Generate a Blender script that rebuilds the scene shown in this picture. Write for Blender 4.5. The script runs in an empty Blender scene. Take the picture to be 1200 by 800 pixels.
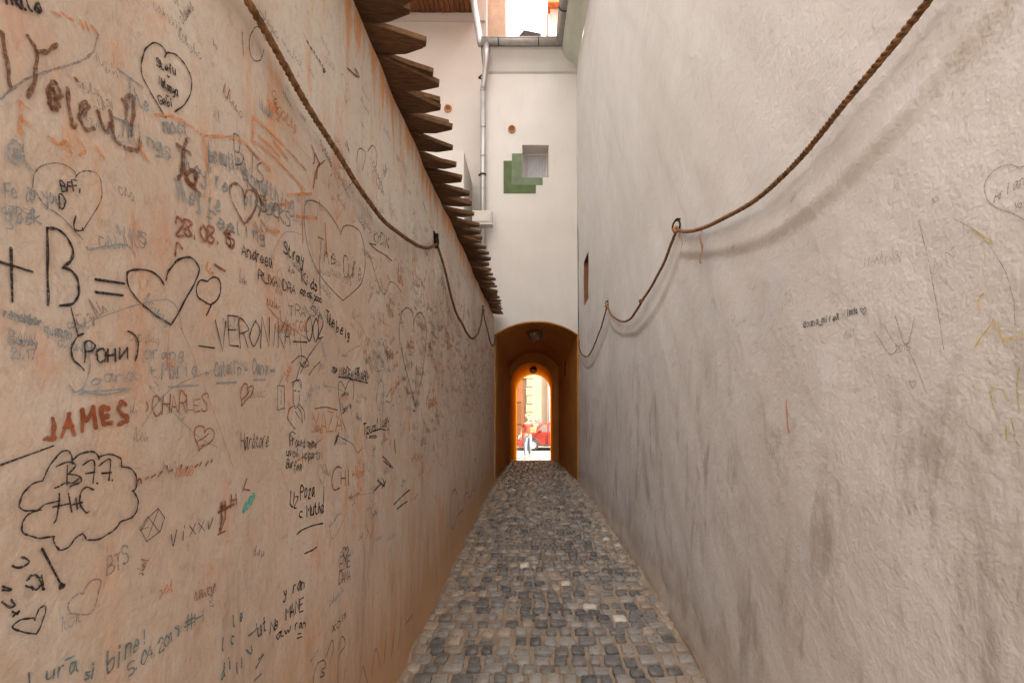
import bpy, bmesh, math, random
from mathutils import Vector, Matrix
C = bpy.context.scene
COL = C.collection
rnd = random.Random(7)

# ------------------------------------------------------------------ camera, sky, sun, exposure
cam_d = bpy.data.cameras.new('camera')
cam = bpy.data.objects.new('camera', cam_d); COL.objects.link(cam)
cam.location = (0, 0, 1.4); cam.rotation_euler = (math.radians(90), 0, 0)
cam_d.sensor_width = 36.0; cam_d.lens = 18.0
cam_d.shift_x = -20 / 1200; cam_d.shift_y = 70 / 1200
cam_d.clip_start = 0.05; cam_d.clip_end = 2000
C.camera = cam
SUN_EL, SUN_AZ = math.radians(43), math.radians(20)      # azimuth: from +X towards -Y
to_sun = Vector((math.cos(SUN_EL) * math.cos(SUN_AZ), -math.cos(SUN_EL) * math.sin(SUN_AZ), math.sin(SUN_EL)))
W = bpy.data.worlds.new('World'); C.world = W; W.use_nodes = True
nt = W.node_tree; nt.nodes.clear()
sky = nt.nodes.new('ShaderNodeTexSky'); sky.sky_type = 'NISHITA'; sky.sun_disc = False
sky.sun_elevation = SUN_EL; sky.sun_rotation = math.radians(90) + SUN_AZ
sky.dust_density = 4.0; sky.air_density = 1.0
bw = nt.nodes.new('ShaderNodeRGBToBW')
warm = nt.nodes.new('ShaderNodeMix'); warm.data_type = 'RGBA'; warm.blend_type = 'MULTIPLY'; warm.inputs[0].default_value = 1
warm.inputs[7].default_value = (1.0, .955, .90, 1)
mx = nt.nodes.new('ShaderNodeMix'); mx.data_type = 'RGBA'; mx.inputs[0].default_value = .9
bg = nt.nodes.new('ShaderNodeBackground'); bg.inputs[1].default_value = .15
out = nt.nodes.new('ShaderNodeOutputWorld')
lk = nt.links.new
lk(sky.outputs[0], bw.inputs[0]); lk(bw.outputs[0], warm.inputs[6]); lk(sky.outputs[0], mx.inputs[6]); lk(warm.outputs[2], mx.inputs[7])
# thin white cloud over the whole sky
veil = nt.nodes.new('ShaderNodeMix'); veil.data_type = 'RGBA'; veil.inputs[0].default_value = .72; veil.inputs[7].default_value = (2.05, 1.93, 1.80, 1)
lk(mx.outputs[2], veil.inputs[6]); lk(veil.outputs[2], bg.inputs[0]); lk(bg.outputs[0], out.inputs[0])
sun_d = bpy.data.lights.new('sun', 'SUN'); sun_d.energy = 2.0; sun_d.angle = math.radians(.53); sun_d.color = (1, .93, .82)
sun = bpy.data.objects.new('sun', sun_d); COL.objects.link(sun)
sun.rotation_euler = (-to_sun).to_track_quat('-Z', 'Y').to_euler(); sun.location = to_sun * 40
C.view_settings.view_transform = 'Standard'; C.view_settings.look = 'None'
C.view_settings.exposure = 3.65; C.view_settings.gamma = 1.0; C.view_settings.use_curve_mapping = False
C.cycles.max_bounces = 14; C.cycles.diffuse_bounces = 10; C.cycles.glossy_bounces = 4; C.cycles.transparent_max_bounces = 12

# ------------------------------------------------------------------ shapes of the two walls and the floor
def interp(x, xs, ys):
    if x <= xs[0]: return ys[0]
    for i in range(1, len(xs)):
        if x <= xs[i]:
            t = (x - xs[i-1]) / (xs[i] - xs[i-1])
            return ys[i-1] + t * (ys[i] - ys[i-1])
    return ys[-1]
def smooth(a, b, x):
    t = min(1.0, max(0.0, (x - a) / (b - a)))
    return t * t * (3 - 2 * t)
# the two ropes: (y, z) of every sag, from ring to ring
LEFT_SPANS = [((-1.5, 2.5), (0.5, 2.5), 0.3), ((0.5, 2.5), (3.55, 2.49), 0.325), ((3.55, 2.49), (6.9, 2.62), 0.50), ((6.9, 2.62), (8.86, 2.47), 0.26)]
RIGHT_SPANS = [((-1.5, 2.44), (0.42, 2.44), 0.24), ((0.42, 2.44), (3.08, 2.43), 0.272), ((3.08, 2.43), (5.9, 2.5), 0.34), ((5.9, 2.5), (8.75, 2.37), 0.37)]
def span_z(spans, y):
    for (y0, z0), (y1, z1), s in spans:
        if y0 <= y <= y1:
            t = (y - y0) / (y1 - y0)
            return z0 + (z1 - z0) * t - 4 * s * t * (1 - t)
    return 2.45
def left_x(y, z):
    b = interp(y, [-6, 0, 3, 5, 7, 9], [-.60, -.65, -.655, -.64, -.632, -.61])
    b += .005 * math.sin(2.1 * y + 1.3 * z) + .004 * math.sin(5.3 * y - 3.1 * z + 1) + .0025 * math.sin(3.7 * z + 9.1 * y + 2) + .0015 * math.sin(17 * y + 11 * z)
    if -1.4 < y < 8.8:                                   # step shaped into the plaster to give the rope's soft shadow band
        d = z - (span_z(LEFT_SPANS, y) - .045)
        b += (.007 * math.exp(-max(d, 0) / .10) - .004 * math.exp(-max(-d, 0) / .12)) * (1 if d > 0 else smooth(-.035, 0, d) * 1.0) if d > -.035 else -.004 * math.exp(d / .12)
    b += .012 * smooth(.16, .0, z)
    return b
def right_x(y, z):
    b = interp(y, [-6, 0, 2.5, 3, 5.1, 6, 7.2, 8.9], [.84, .87, .90, .918, .932, .921, .909, .868]) - .007 * max(0, z - 1.4)
    b += .006 * math.sin(1.7 * y + 1.1 * z + 2) + .004 * math.sin(4.3 * y - 2.7 * z) + .003 * math.sin(5.9 * z + 7.3 * y + 1) + .0015 * math.sin(15 * y - 13 * z)
    if -1.4 < y < 8.7:
        d = z - (span_z(RIGHT_SPANS, y) - .125 * smooth(.0, 1.0, y) + .02 * math.sin(3 * y))
        if d >= 0: b -= .010 * math.exp(-d / .16)
        else: b -= .010 * smooth(-.05, 0, d) - .005 * (1 - smooth(-.06, 0, d)) * math.exp(d / .25)
    b -= .018 * smooth(.17, .02, z + .03 * math.sin(6 * y) + .02 * math.sin(17 * y))
    return b

def floor_z(y):
    return 0.0 if y < 12 else max(-.85, -.118 * (y - 12))
def lens(u): return 1 - u * u

# ------------------------------------------------------------------ helpers
class MB:
    def __init__(s): s.v, s.f, s.m = [], [], []
    def add(s, vs, fs, mi=0):
        o = len(s.v); s.v += [tuple(p) for p in vs]; s.f += [tuple(i + o for i in f) for f in fs]; s.m += [mi] * len(fs)
        return s
    def box(s, x0, x1, y0, y1, z0, z1, mi=0):
        return s.add([(x0,y0,z0),(x1,y0,z0),(x1,y1,z0),(x0,y1,z0),(x0,y0,z1),(x1,y0,z1),(x1,y1,z1),(x0,y1,z1)],
              [(0,3,2,1),(4,5,6,7),(0,1,5,4),(1,2,6,5),(2,3,7,6),(3,0,4,7)], mi)
    def grid(s, pts, mi=0, flip=False):
        n, m = len(pts), len(pts[0]); f = []
        for i in range(n - 1):
            for j in range(m - 1):
                q = (i*m+j, i*m+j+1, (i+1)*m+j+1, (i+1)*m+j)
                f.append(q[::-1] if flip else q)
        return s.add([p for r in pts for p in r], f, mi)
    def tube(s, path, r, n=10, cap=True, mi=0):
        P = [Vector(p) for p in path]; rings = []; up = None
        for i, p in enumerate(P):
            t = (P[min(i+1, len(P)-1)] - P[max(i-1, 0)]).normalized()
            if up is None: up = Vector((0,0,1)) if abs(t.z) < .9 else Vector((1,0,0))
            a = t.cross(up).normalized(); b = a.cross(t).normalized(); up = b
            rr = r[i] if isinstance(r, (list, tuple)) else r
            rings.append([p + rr * (math.cos(2*math.pi*k/n) * a + math.sin(2*math.pi*k/n) * b) for k in range(n)])
        vs = [p for R in rings for p in R]; fs = []
        for i in range(len(rings) - 1):
            for k in range(n): fs.append((i*n+k, i*n+(k+1)%n, (i+1)*n+(k+1)%n, (i+1)*n+k))
        if cap: fs += [tuple(range(n))[::-1], tuple((len(rings)-1)*n+k for k in range(n))]
        return s.add(vs, fs, mi)
    def lathe(s, prof, n=20, M=None, mi=0):
        M = M or Matrix(); vs, fs = [], []
        for r, z in prof:
            for k in range(n): vs.append(M @ Vector((r*math.cos(2*math.pi*k/n), r*math.sin(2*math.pi*k/n), z)))
        for i in range(len(prof) - 1):
            for k in range(n): fs.append((i*n+k, i*n+(k+1)%n, (i+1)*n+(k+1)%n, (i+1)*n+k))
        return s.add(vs, fs, mi)
    def prism(s, poly, d, mi=0):                      # poly of 3-D points, extruded by d
        n = len(poly); A = [Vector(p) for p in poly]; B = [p + Vector(d) for p in A]
        return s.add(A + B, [tuple(range(n))[::-1], tuple(range(n, 2*n))] + [(i, (i+1)%n, n+(i+1)%n, n+i) for i in range(n)], mi)
    def mesh(s, name, mats, smooth=False):
        me = bpy.data.meshes.new(name); me.from_pydata(s.v, [], s.f); me.update()
        for m in (mats if isinstance(mats, (list, tuple)) else [mats]): me.materials.append(m)
        me.polygons.foreach_set('material_index', s.m)
        if smooth: me.polygons.foreach_set('use_smooth', [True] * len(s.f))
        return me
    def build(s, name, mats, parent=None, smooth=False, fix=False):
        me = s.mesh(name, mats, smooth)
        if fix:
            bm = bmesh.new(); bm.from_mesh(me); bmesh.ops.remove_doubles(bm, verts=bm.verts, dist=1e-5)
            bmesh.ops.recalc_face_normals(bm, faces=bm.faces); bm.to_mesh(me); bm.free()
        return link(name, me, parent)
def link(name, data, parent=None):
    o = bpy.data.objects.new(name, data); COL.objects.link(o)
    if parent is not None: o.parent = parent
    return o
def tag(o, label=None, cat=None, group=None, kind=None):
    if label: o['label'] = label
    if cat: o['category'] = cat
    if group: o['group'] = group
    if kind: o['kind'] = kind
    return o
def thing(name, label, cat, loc=(0,0,0), group=None):
    o = link(name, None); o.location = loc
    return tag(o, label, cat, group)
def auto_bevel(o, w, seg=2):
    b = o.modifiers.new('edge', 'BEVEL'); b.width = w; b.segments = seg; b.limit_method = 'ANGLE'; b.angle_limit = math.radians(40)
    return o

# ------------------------------------------------------------------ materials
class NT:
    def __init__(s, name):
        s.m = bpy.data.materials.new(name); s.m.use_nodes = True; s.t = s.m.node_tree
        s.p = s.t.nodes['Principled BSDF']; s.geo = s.t.nodes.new('ShaderNodeNewGeometry'); s.pos = s.geo.outputs['Position']
    def n(s, k): return s.t.nodes.new('ShaderNode' + k)
    def put(s, sock, v):
        if isinstance(v, bpy.types.NodeSocket): s.t.links.new(v, sock)
        elif isinstance(v, (tuple, list)) and len(v) == 3 and sock.type == 'RGBA': sock.default_value = (*v, 1)
        else: sock.default_value = v
    def scale(s, sc, off=(0,0,0)):
        k = s.n('Mapping'); s.put(k.inputs[0], s.pos); k.inputs['Scale'].default_value = sc; k.inputs['Location'].default_value = off; return k.outputs[0]
    def noise(s, sc, detail=4, rough=.55, vec=None, dist=0):
        k = s.n('TexNoise'); s.put(k.inputs['Vector'], vec or s.pos); k.inputs['Scale'].default_value = sc
        k.inputs['Detail'].default_value = detail; k.inputs['Roughness'].default_value = rough; k.inputs['Distortion'].default_value = dist
        return k.outputs[0]
    def voro(s, sc, vec=None, feat='F1'):
        k = s.n('TexVoronoi'); k.feature = feat; s.put(k.inputs['Vector'], vec or s.pos); k.inputs['Scale'].default_value = sc; return k.outputs[0]
    def ramp(s, v, a, b, lo=0., hi=1.):
        k = s.n('MapRange'); k.interpolation_type = 'SMOOTHSTEP'; s.put(k.inputs[0], v)
        for i, x in enumerate((a, b, lo, hi)): k.inputs[i+1].default_value = x
        return k.outputs[0]
    def mix(s, f, a, b, mode='MIX'):
        k = s.n('Mix'); k.data_type = 'RGBA'; k.blend_type = mode; s.put(k.inputs[0], f); s.put(k.inputs[6], a); s.put(k.inputs[7], b); return k.outputs[2]
    def math(s, op, a, b=0.):
        k = s.n('Math'); k.operation = op; s.put(k.inputs[0], a); s.put(k.inputs[1], b); return k.outputs[0]
    def xyz(s, i):
        k = s.n('SeparateXYZ'); s.put(k.inputs[0], s.pos); return k.outputs[i]
    def bump(s, h, dist, strength=1.0, prev=None):
        k = s.n('Bump'); k.inputs['Distance'].default_value = dist; k.inputs['Strength'].default_value = strength; s.put(k.inputs['Height'], h)
        if prev is not None: s.put(k.inputs['Normal'], prev)
        return k.outputs[0]
    def done(s, col, rough=.9, nrm=None, metal=0., spec=.3):
        s.put(s.p.inputs['Base Color'], col); s.put(s.p.inputs['Roughness'], rough); s.p.inputs['Metallic'].default_value = metal
        s.p.inputs['Specular IOR Level'].default_value = spec
        if nrm is not None: s.put(s.p.inputs['Normal'], nrm)
        return s.m

def m_left():
    k = NT('graffiti_plaster')
    big = k.noise(1.1, 4, .55); streak = k.noise(5, 5, .6, k.scale((1, 2.4, .5), (3,1,2))); fine = k.noise(38, 5, .65); mid = k.noise(5.5, 6, .62, None, .6)
    z = k.xyz(2); y = k.xyz(1)
    c = k.mix(k.ramp(big, .36, .66), (0.499, 0.395, 0.315), (0.566, 0.461, 0.381))
    c = k.mix(k.ramp(mid, .42, .70, 0, .75), c, (0.587, 0.522, 0.459))                               # scrubbed pale patches
    high = k.math('ADD', z, k.ramp(big, .3, .7, -.35, .35))
    c = k.mix(k.ramp(high, 2.0, 2.6, 0, .62), c, (0.682, 0.658, 0.598))                              # paler, cleaner plaster out of reach
    c = k.mix(k.math('MULTIPLY', k.ramp(streak, .52, .72, 0, .68), k.ramp(mid, .38, .60)), c, (0.597, 0.283, 0.115))   # ochre coat showing through
    c = k.mix(k.ramp(k.noise(3.1, 6, .66, k.scale((1, 1.5, .8), (9,4,1))), .55, .72, 0, .55), c, (0.569, 0.224, 0.093))
    top = k.math('ADD', z, k.math('ADD', k.ramp(k.noise(6, 4, .6, k.scale((1, 2.2, .25), (1,7,3))), .3, .75, -.14, .22), k.ramp(fine, .3, .7, -.03, .03)))
    c = k.mix(k.ramp(top, 2.70, 2.90, 0, .88), c, (0.669, 0.306, 0.109))
    drip = k.ramp(k.noise(9, 3, .5, k.scale((1, 1.6, .12), (5,2,8))), .58, .70, 0, .5)
    c = k.mix(k.math('MULTIPLY', drip, k.ramp(z, 2.2, 2.85)), c, (0.669, 0.328, 0.131))
    low = k.math('ADD', z, k.ramp(streak, .3, .7, -.22, .22))
    c = k.mix(k.ramp(low, 1.0, .1, 0, .34), c, (0.410, 0.265, 0.164))                                # grime towards the foot
    c = k.mix(k.ramp(low, .75, .05, 0, .72), c, (.50, .27, .115))
    rub = k.ramp(k.noise(8, 6, .7, k.scale((1, 1, .22), (2,9,4))), .52, .72, 0, .6)
    c = k.mix(k.math('MULTIPLY', rub, k.ramp(z, 1.7, .6)), c, (0.320, 0.220, 0.147))
    c = k.mix(k.ramp(fine, .52, .75, 0, .38), c, (0.328, 0.228, 0.164))
    c = k.mix(k.ramp(k.noise(90, 3, .6), .60, .78, 0, .35), c, (0.287, 0.212, 0.172))                 # speckle
    hair = k.ramp(k.math('ABSOLUTE', k.math('SUBTRACT', k.noise(7, 7, .72, k.scale((1, 1.3, .8), (6,3,5)), 1.2), .5)), .012, .0, 0, .30)
    c = k.mix(hair, c, (0.273, 0.233, 0.221))                                                        # old pencil and scratch lines
    hair2 = k.ramp(k.math('ABSOLUTE', k.math('SUBTRACT', k.noise(13, 6, .7, k.scale((1, .8, 1.3), (1,8,2)), 1.6), .5)), .012, .0, 0, .20)
    c = k.mix(hair2, c, (0.597, 0.253, 0.109))
    b = k.bump(k.noise(13, 5, .6), .008, .55); b = k.bump(k.noise(36, 3, .6), .003, .6, b); b = k.bump(k.noise(110, 2, .5), .0012, .6, b)
    return k.done(c, .82, b, spec=.25)
def m_right():
    k = NT('rough_plaster')
    big = k.noise(.9, 4, .55, k.scale((1,1,1), (4,4,4))); mid = k.noise(4.2, 6, .6, None, .5); streak = k.noise(3.6, 7, .68, k.scale((1, 1.7, .62), (7,1,2)), .35)
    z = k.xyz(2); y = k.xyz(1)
    c = k.mix(k.ramp(big, .35, .68), (0.602, 0.585, 0.569), (0.694, 0.683, 0.683))
    c = k.mix(k.ramp(mid, .5, .72, 0, .5), c, (0.732, 0.746, 0.789))
    c = k.mix(k.ramp(k.noise(2.3, 5, .6, k.scale((1,1,1), (1,2,9))), .56, .72, 0, .5), c, (0.563, 0.585, 0.657))   # cool patches
    lowz = k.ramp(z, 2.0, 1.1)
    c = k.mix(k.math('MULTIPLY', k.ramp(streak, .49, .68, 0, .75), lowz), c, (0.353, 0.314, 0.281))   # rubbed grey-brown streaks
    c = k.mix(k.math('MULTIPLY', k.ramp(k.noise(7, 6, .7, k.scale((1, 1.3, .45), (3,3,1)), .3), .57, .74, 0, .5), k.ramp(z, 1.6, .8)), c, (0.275, 0.241, 0.218))
    c = k.mix(k.math('MULTIPLY', k.ramp(k.noise(5, 5, .6, k.scale((1, 1.6, .14), (8,2,6))), .54, .74, 0, .22), k.ramp(z, 3.2, 5)), c, (0.776, 0.797, 0.800))   # lime runs high up
    c = k.mix(k.ramp(k.math('ADD', z, k.ramp(streak, .3, .7, -.16, .16)), .42, .04, 0, .75), c, (0.392, 0.314, 0.254))
    c = k.mix(k.math('MULTIPLY', k.ramp(k.noise(6, 4, .6, k.scale((1,1,1), (2,2,2))), .5, .66, 0, .5), k.ramp(y, 4.5, 7.5)), c, (0.523, 0.439, 0.351))
    c = k.mix(k.ramp(z, 1.9, 3.2, 0, .55), c, (0.488, 0.474, 0.455))  # greyer upper plaster, darkened in colour to even out its stronger skylight
    grain = k.noise(58, 6, .68); c = k.mix(k.ramp(grain, .6, .8, 0, .22), c, (0.367, 0.343, 0.315))
    pit = k.voro(75)
    c = k.mix(k.ramp(k.noise(1.5, 4, .6, k.scale((1, 1, 1.3), (6, 2, 7))), .57, .595, 0, .22), c, (0.601, 0.586, 0.567))     # old patched repairs
    crack = k.ramp(k.math('ABSOLUTE', k.math('SUBTRACT', k.noise(1.7, 6, .62, k.scale((1, 1, 1), (3, 8, 1)), .4), .47)), .0030, .0, 0, .3)
    crack = k.math('MULTIPLY', crack, k.ramp(k.noise(1.1, 2, .5, k.scale((1,1,1), (9, 9, 2))), .52, .62))
    c = k.mix(crack, c, (0.252, 0.214, 0.185))
    b = k.bump(k.noise(9, 4, .6), .014, .55); b = k.bump(k.noise(30, 4, .58), .0042, .55, b); b = k.bump(k.noise(95, 3, .55), .0021, .75, b)
    return k.done(c, .92, b, spec=.2)
def m_plaster(name, col, var=.10, dirt=(.42, .34, .26), amt=.25, bumpd=.003, sc=1.0, spec=.2):
    k = NT(name)
    c = k.mix(k.ramp(k.noise(1.3*sc, 5, .6), .3, .7), tuple(x*(1-var) for x in col), tuple(min(.9, x*(1+var*.5)) for x in col))
    c = k.mix(k.ramp(k.noise(4*sc, 6, .66, k.scale((1.6, 1.6, .3), (1,3,5))), .54, .78, 0, amt), c, dirt)
    if 'ochre' in name:                                     # scuffs and grime low down
        c = k.mix(k.math('MULTIPLY', k.ramp(k.math('ADD', k.xyz(2), k.ramp(k.noise(5, 5, .7), .3, .7, -.4, .4)), 1.3, .1, 0, .6), k.ramp(k.noise(9, 6, .7, k.scale((1, 1, .4))), .38, .66)), c, (.24, .15, .09))
        c = k.mix(k.ramp(k.noise(14, 6, .75, k.scale((1, 1, .6), (4, 4, 4))), .60, .70, 0, .5), c, (.55, .40, .26))
    b = k.bump(k.noise(16*sc, 6, .6), bumpd*2, .5); b = k.bump(k.noise(70*sc, 4, .6), bumpd, .5, b)
    return k.done(c, .9, b, spec=spec)
def m_simple(name, col, rough=.7, var=.12, sc=12, metal=0., bumpd=.0, spec=.35):
    k = NT(name)
    c = k.mix(k.ramp(k.noise(sc, 5, .6), .3, .7), tuple(x*(1-var) for x in col), tuple(x*(1+var) for x in col))
    nrm = k.bump(k.noise(sc*4, 4, .6), bumpd, .6) if bumpd else None
    return k.done(c, k.ramp(k.noise(sc*2, 3), .3, .7, max(.05, rough-.1), min(1, rough+.1)), nrm, metal, spec)
def m_wood(name, a, b_, grain=(1, 14, 14)):
    k = NT(name)
    oi = k.n('ObjectInfo').outputs['Random']
    g = k.noise(6, 6, .65, k.scale(grain)); c = k.mix(k.ramp(g, .32, .68), a, b_)
    c = k.mix(k.math('MULTIPLY', oi, .55), c, tuple(x*.55 for x in a))
    c = k.mix(k.ramp(k.noise(24, 4, .7), .62, .75, 0, .4), c, (.20, .155, .11))
    return k.done(c, .85, k.bump(g, .004, .7), spec=.2)
def m_stone(name, a, b_):
    k = NT(name); oi = k.n('ObjectInfo').outputs['Random']; isl = k.geo.outputs['Random Per Island']
    r = k.math('FRACT', k.math('ADD', oi, isl))
    c = k.mix(r, a, b_)
    c = k.mix(k.ramp(k.noise(26, 6, .68), .50, .76, 0, .5), c, (.38, .30, .235))               # dust
    c = k.mix(k.ramp(k.noise(70, 4, .7), .58, .75, 0, .45), c, tuple(x*.4 for x in a))
    c = k.mix(k.ramp(k.noise(3, 4), .45, .7, 0, .28), c, (.30, .235, .175))
    b = k.bump(k.noise(45, 5, .65), .004, .6); b = k.bump(k.noise(170, 3, .6), .001, .5, b)
    return k.done(c, k.ramp(k.noise(30, 3), .3, .7, .20, .44), b, spec=.5)
def m_ink(name, col, cover=.9, sc=260, soft=.12, brush=False):
    k = NT(name)
    n = k.noise(sc, 3, .6) if not brush else k.math('ADD', k.math('MULTIPLY', k.noise(sc, 4, .75), .75), k.math('MULTIPLY', k.noise(22, 3), .25))
    th = 1 - cover                                        # dry strokes: the plaster shows through
    a = k.ramp(n, .5 + (th - .5) * .5 - soft, .5 + (th - .5) * .5 + soft)
    c = k.mix(k.ramp(k.noise(30, 3), .3, .7), col, tuple(min(1, x * 1.5 + .01) for x in col))
    k.put(k.p.inputs['Alpha'], a)
    return k.done(c, .8, spec=.2)
M = dict(
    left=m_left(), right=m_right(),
    facade=m_plaster('white_limewash', (.575, .545, .515), .05, (.40, .32, .25), .20, .002),
    cornice=m_plaster('grey_limewash', (.50, .485, .46), .08, (.40, .38, .33), .25, .002),
    cove=m_plaster('greenish_limewash', (.50, .53, .46), .10, (.34, .36, .17), .35, .002),
    courtyard=m_plaster('pink_limewash', (.52, .478, .442), .05, (.42, .32, .25), .18, .0015),
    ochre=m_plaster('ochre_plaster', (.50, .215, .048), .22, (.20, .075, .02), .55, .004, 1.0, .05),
    glow_ochre=m_plaster('glow_plaster', (.86, .40, .022), .06, (.62, .22, .02), .2, .003, 1.0, .0),  # ochre made brighter: the glow from the street is put into this colour
    pink_stack=m_plaster('pink_stack', (.50, .36, .27), .15, (.30, .17, .10), .6, .006, 2),
    grout=m_plaster('sandy_joint', (.37, .28, .21), .2, (.25, .185, .135), .5, .006, 6),
    ground=m_plaster('packed_earth', (.25, .20, .15), .2, (.14, .10, .07), .4, .006),
    zinc=m_simple('zinc', (.40, .385, .37), .5, .12, 14, .45, .0006),
    zinc_pipe=m_simple('bright_zinc', (.40, .385, .375), .45, .07, 6, .5, .0003),
    white_sheet=m_simple('white_sheet_metal', (.50, .46, .42), .6, .06, 8),
    iron=m_simple('black_iron', (.018, .016, .016), .5, .4, 60, .6, .001),
    rust=m_simple('rusty_iron', (.16, .085, .045), .75, .4, 50, .3, .001),
    rope=m_simple('hemp_rope', (.185, .098, .048), .9, .5, 45, 0, .001, .1),
    thread=m_simple('frayed_hemp', (.33, .155, .07), .9, .3, 60),
    shingle=m_wood('weathered_shingle', (.088, .045, .021), (.175, .092, .044), (2.2, 16, 16)),
    soffit=m_wood('brown_board', (.16, .062, .026), (.245, .10, .042), (14, 2, 14)),
    green=m_simple('dark_green_paint', (.085, .118, .050), .8, .16, 9, 0, .0008),
    green2=m_simple('light_green_paint', (.135, .175, .105), .8, .16, 7, 0, .0008),
    grey_blind=m_simple('grey_shutter', (.36, .355, .38), .5, .10, 20),
    terracotta=m_simple('terracotta', (.45, .20, .08), .8, .2, 20),
    terracotta_dark=m_simple('brown_reveal', (.22, .095, .045), .85, .25, 18),
    dark=m_simple('dark_hollow', (.03, .022, .016), .9),
    rtile=m_simple('clay_tile', (.42, .13, .045), .8, .35, 14, 0, .002),
    dark_tile=m_simple('dark_tile', (.055, .045, .045), .8, .3, 14, 0, .002),
    slate1=m_stone('dark_stone', (.082, .083, .088), (.180, .175, .170)),
    slate2=m_stone('grey_stone', (.20, .192, .184), (.32, .295, .268)),
    tan=m_stone('tan_stone', (.30, .24, .19), (.42, .345, .275)),
    white_stone=m_stone('white_stone', (.62, .57, .50), (.70, .65, .58)),
    street=m_plaster('pale_asphalt', (.17, .16, .15), .15, (.12, .115, .105), .3, .002, 2),
    square=m_plaster('bounce_paving', (.38, .36, .335), .12, (.24, .21, .18), .3, .003, 2),
    kerb=m_simple('kerb_stone', (.26, .24, .22), .8, .15, 8, 0, .002),
    cream=m_plaster('cream_render', (.33, .27, .19), .06, (.32, .24, .16), .2, .002),
    cream_block=m_plaster('cream_block', (.36, .265, .17), .08, (.28, .2, .12), .25, .003),
    brown_door=m_wood('brown_door', (.15, .055, .02), (.22, .09, .035), (12, 12, 1.5)),
    tag_grey=m_simple('grey_spray', (.30, .27, .27), .8, .1, 10),
    red_car=m_simple('red_car_paint', (.27, .020, .010), .28, .05, 3, 0, 0, .5),
    glass=m_simple('dark_car_glass', (.10, .095, .09), .12, .1, 3, 0, 0, .6),
    tyre=m_simple('tyre_rubber', (.02, .02, .02), .85, .2, 20), rim=m_simple('wheel_rim', (.5, .5, .5), .35, .1, 20, .8),
    trim=m_simple('black_trim', (.03, .03, .03), .6, .2, 20), lens_m=m_simple('clear_lens', (.6, .6, .58), .15, .05, 8), amber=m_simple('amber_lens', (.6, .2, .02), .2),
    skin=m_simple('skin', (.38, .22, .15), .55, .06, 14), hair=m_simple('fair_hair', (.25, .16, .075), .6, .2, 60),
    coral=m_simple('coral_cloth', (.36, .055, .032), .85, .1, 20, 0, .002), jeans=m_simple('pale_denim', (.17, .19, .22), .9, .16, 30, 0, .002),
    shoe=m_simple('orange_shoe', (.50, .17, .06), .6, .15, 20), bag_red=m_simple('red_bag', (.50, .07, .045), .6, .15, 20), parcel=m_simple('tan_paper', (.36, .22, .09), .8, .1, 20),
    marker=m_ink('black_marker', (.020, .017, .017), .80, 300, .2), rust_paint=m_ink('rust_brush', (.24, .062, .020), .72, 150, .22, True), pencil=m_ink('faint_pencil', (.17, .15, .14), .50, 280, .25), ink=m_ink('thin_black_ink', (.045, .036, .033), .66, 320, .22),
    grey=m_ink('grey_pencil', (.17, .15, .145), .54, 300, .25), blue=m_ink('blue_chalk', (.20, .23, .245), .64, 200, .25),
    brown=m_ink('red_brown_pen', (.20, .055, .022), .72, 300, .2), brown_paint=m_ink('brown_brush', (.13, .048, .02), .62, 150, .22, True),
    orange=m_ink('orange_crayon', (.52, .19, .05), .55, 190, .2, True), teal=m_ink('teal_pen', (.075, .14, .155), .70, 260, .22),
    teal_paint=m_ink('teal_paint', (.09, .30, .24), .85, 120, .2), lilac=m_ink('lilac_chalk', (.25, .18, .21), .50, 200, .25),
    yellow=m_ink('yellow_crayon', (.50, .38, .07), .62, 260, .25), green_pen=m_ink('green_crayon', (.32, .33, .09), .55, 260, .25),
)
M['green_ink'] = M['green_pen']
def m_lampglass():
    k = NT('smoky_lamp_glass'); k.p.inputs['Transmission Weight'].default_value = .55
    return k.done((.30, .19, .10), .25, spec=.5)
M['lampglass'] = m_lampglass()

# ------------------------------------------------------------------ ground, floor, street
b = MB(); b.box(-600, 600, -400, 900, -2.2, -.90); tag(b.build('ground', M['ground']), 'flat earth under the town', None, None, 'structure')
b = MB(); b.box(-9, -.70, -2.3, 14.9, -.9, -.03); b.box(1.02, 9, -2.3, 14.9, -.9, -.03); tag(b.build('courtyard_ground', M['ground']), 'packed earth of the plots beside the alley', None, None, 'structure')
ys = [-2.3, -1.7, -1.3, -1.0, -.5, 0, .5, 1.0, 1.25] + [1.5 + .06 * i for i in range(175)] + [12 + .2 * i for i in range(15)]
pts = []
for y in ys:
    pts.append([(x, y, floor_z(y) - .004 + .004 * math.sin(7*x + 3*y) + .003 * math.sin(13*y - 9*x)) for x in [-.78 + .062 * i for i in range(31)]])
pav = tag(MB().grid(pts, flip=True).build('alley_pavement', M['grout'], None, True), 'sandy joints of the narrow cobbled alley', None, None, 'structure')
pts = [[(x, y, z) for x in (-60, -8, 8, 60)] for y, z in ((14.9, -.345), (19.2, -.852), (22.6, -.852), (40, -.856))]
tag(MB().grid(pts, flip=True).build('street', M['street']), 'pale sunlit street crossing the end of the passage', None, None, 'structure')
b = MB(); b.box(-14, 16, -22, -2.3, -.9, -.012); tag(b.build('square', M['square']), 'unseen pale paving added where the alley begins to bounce light', None, None, 'structure')  # out of view behind the camera, added to reflect sun into the alley
b = MB(); b.box(-30, 30, 21.35, 21.6, -.9, -.835); tag(b.build('kerb_strip', M['kerb']), 'low kerb line along the street', None, None, 'structure')

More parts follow.
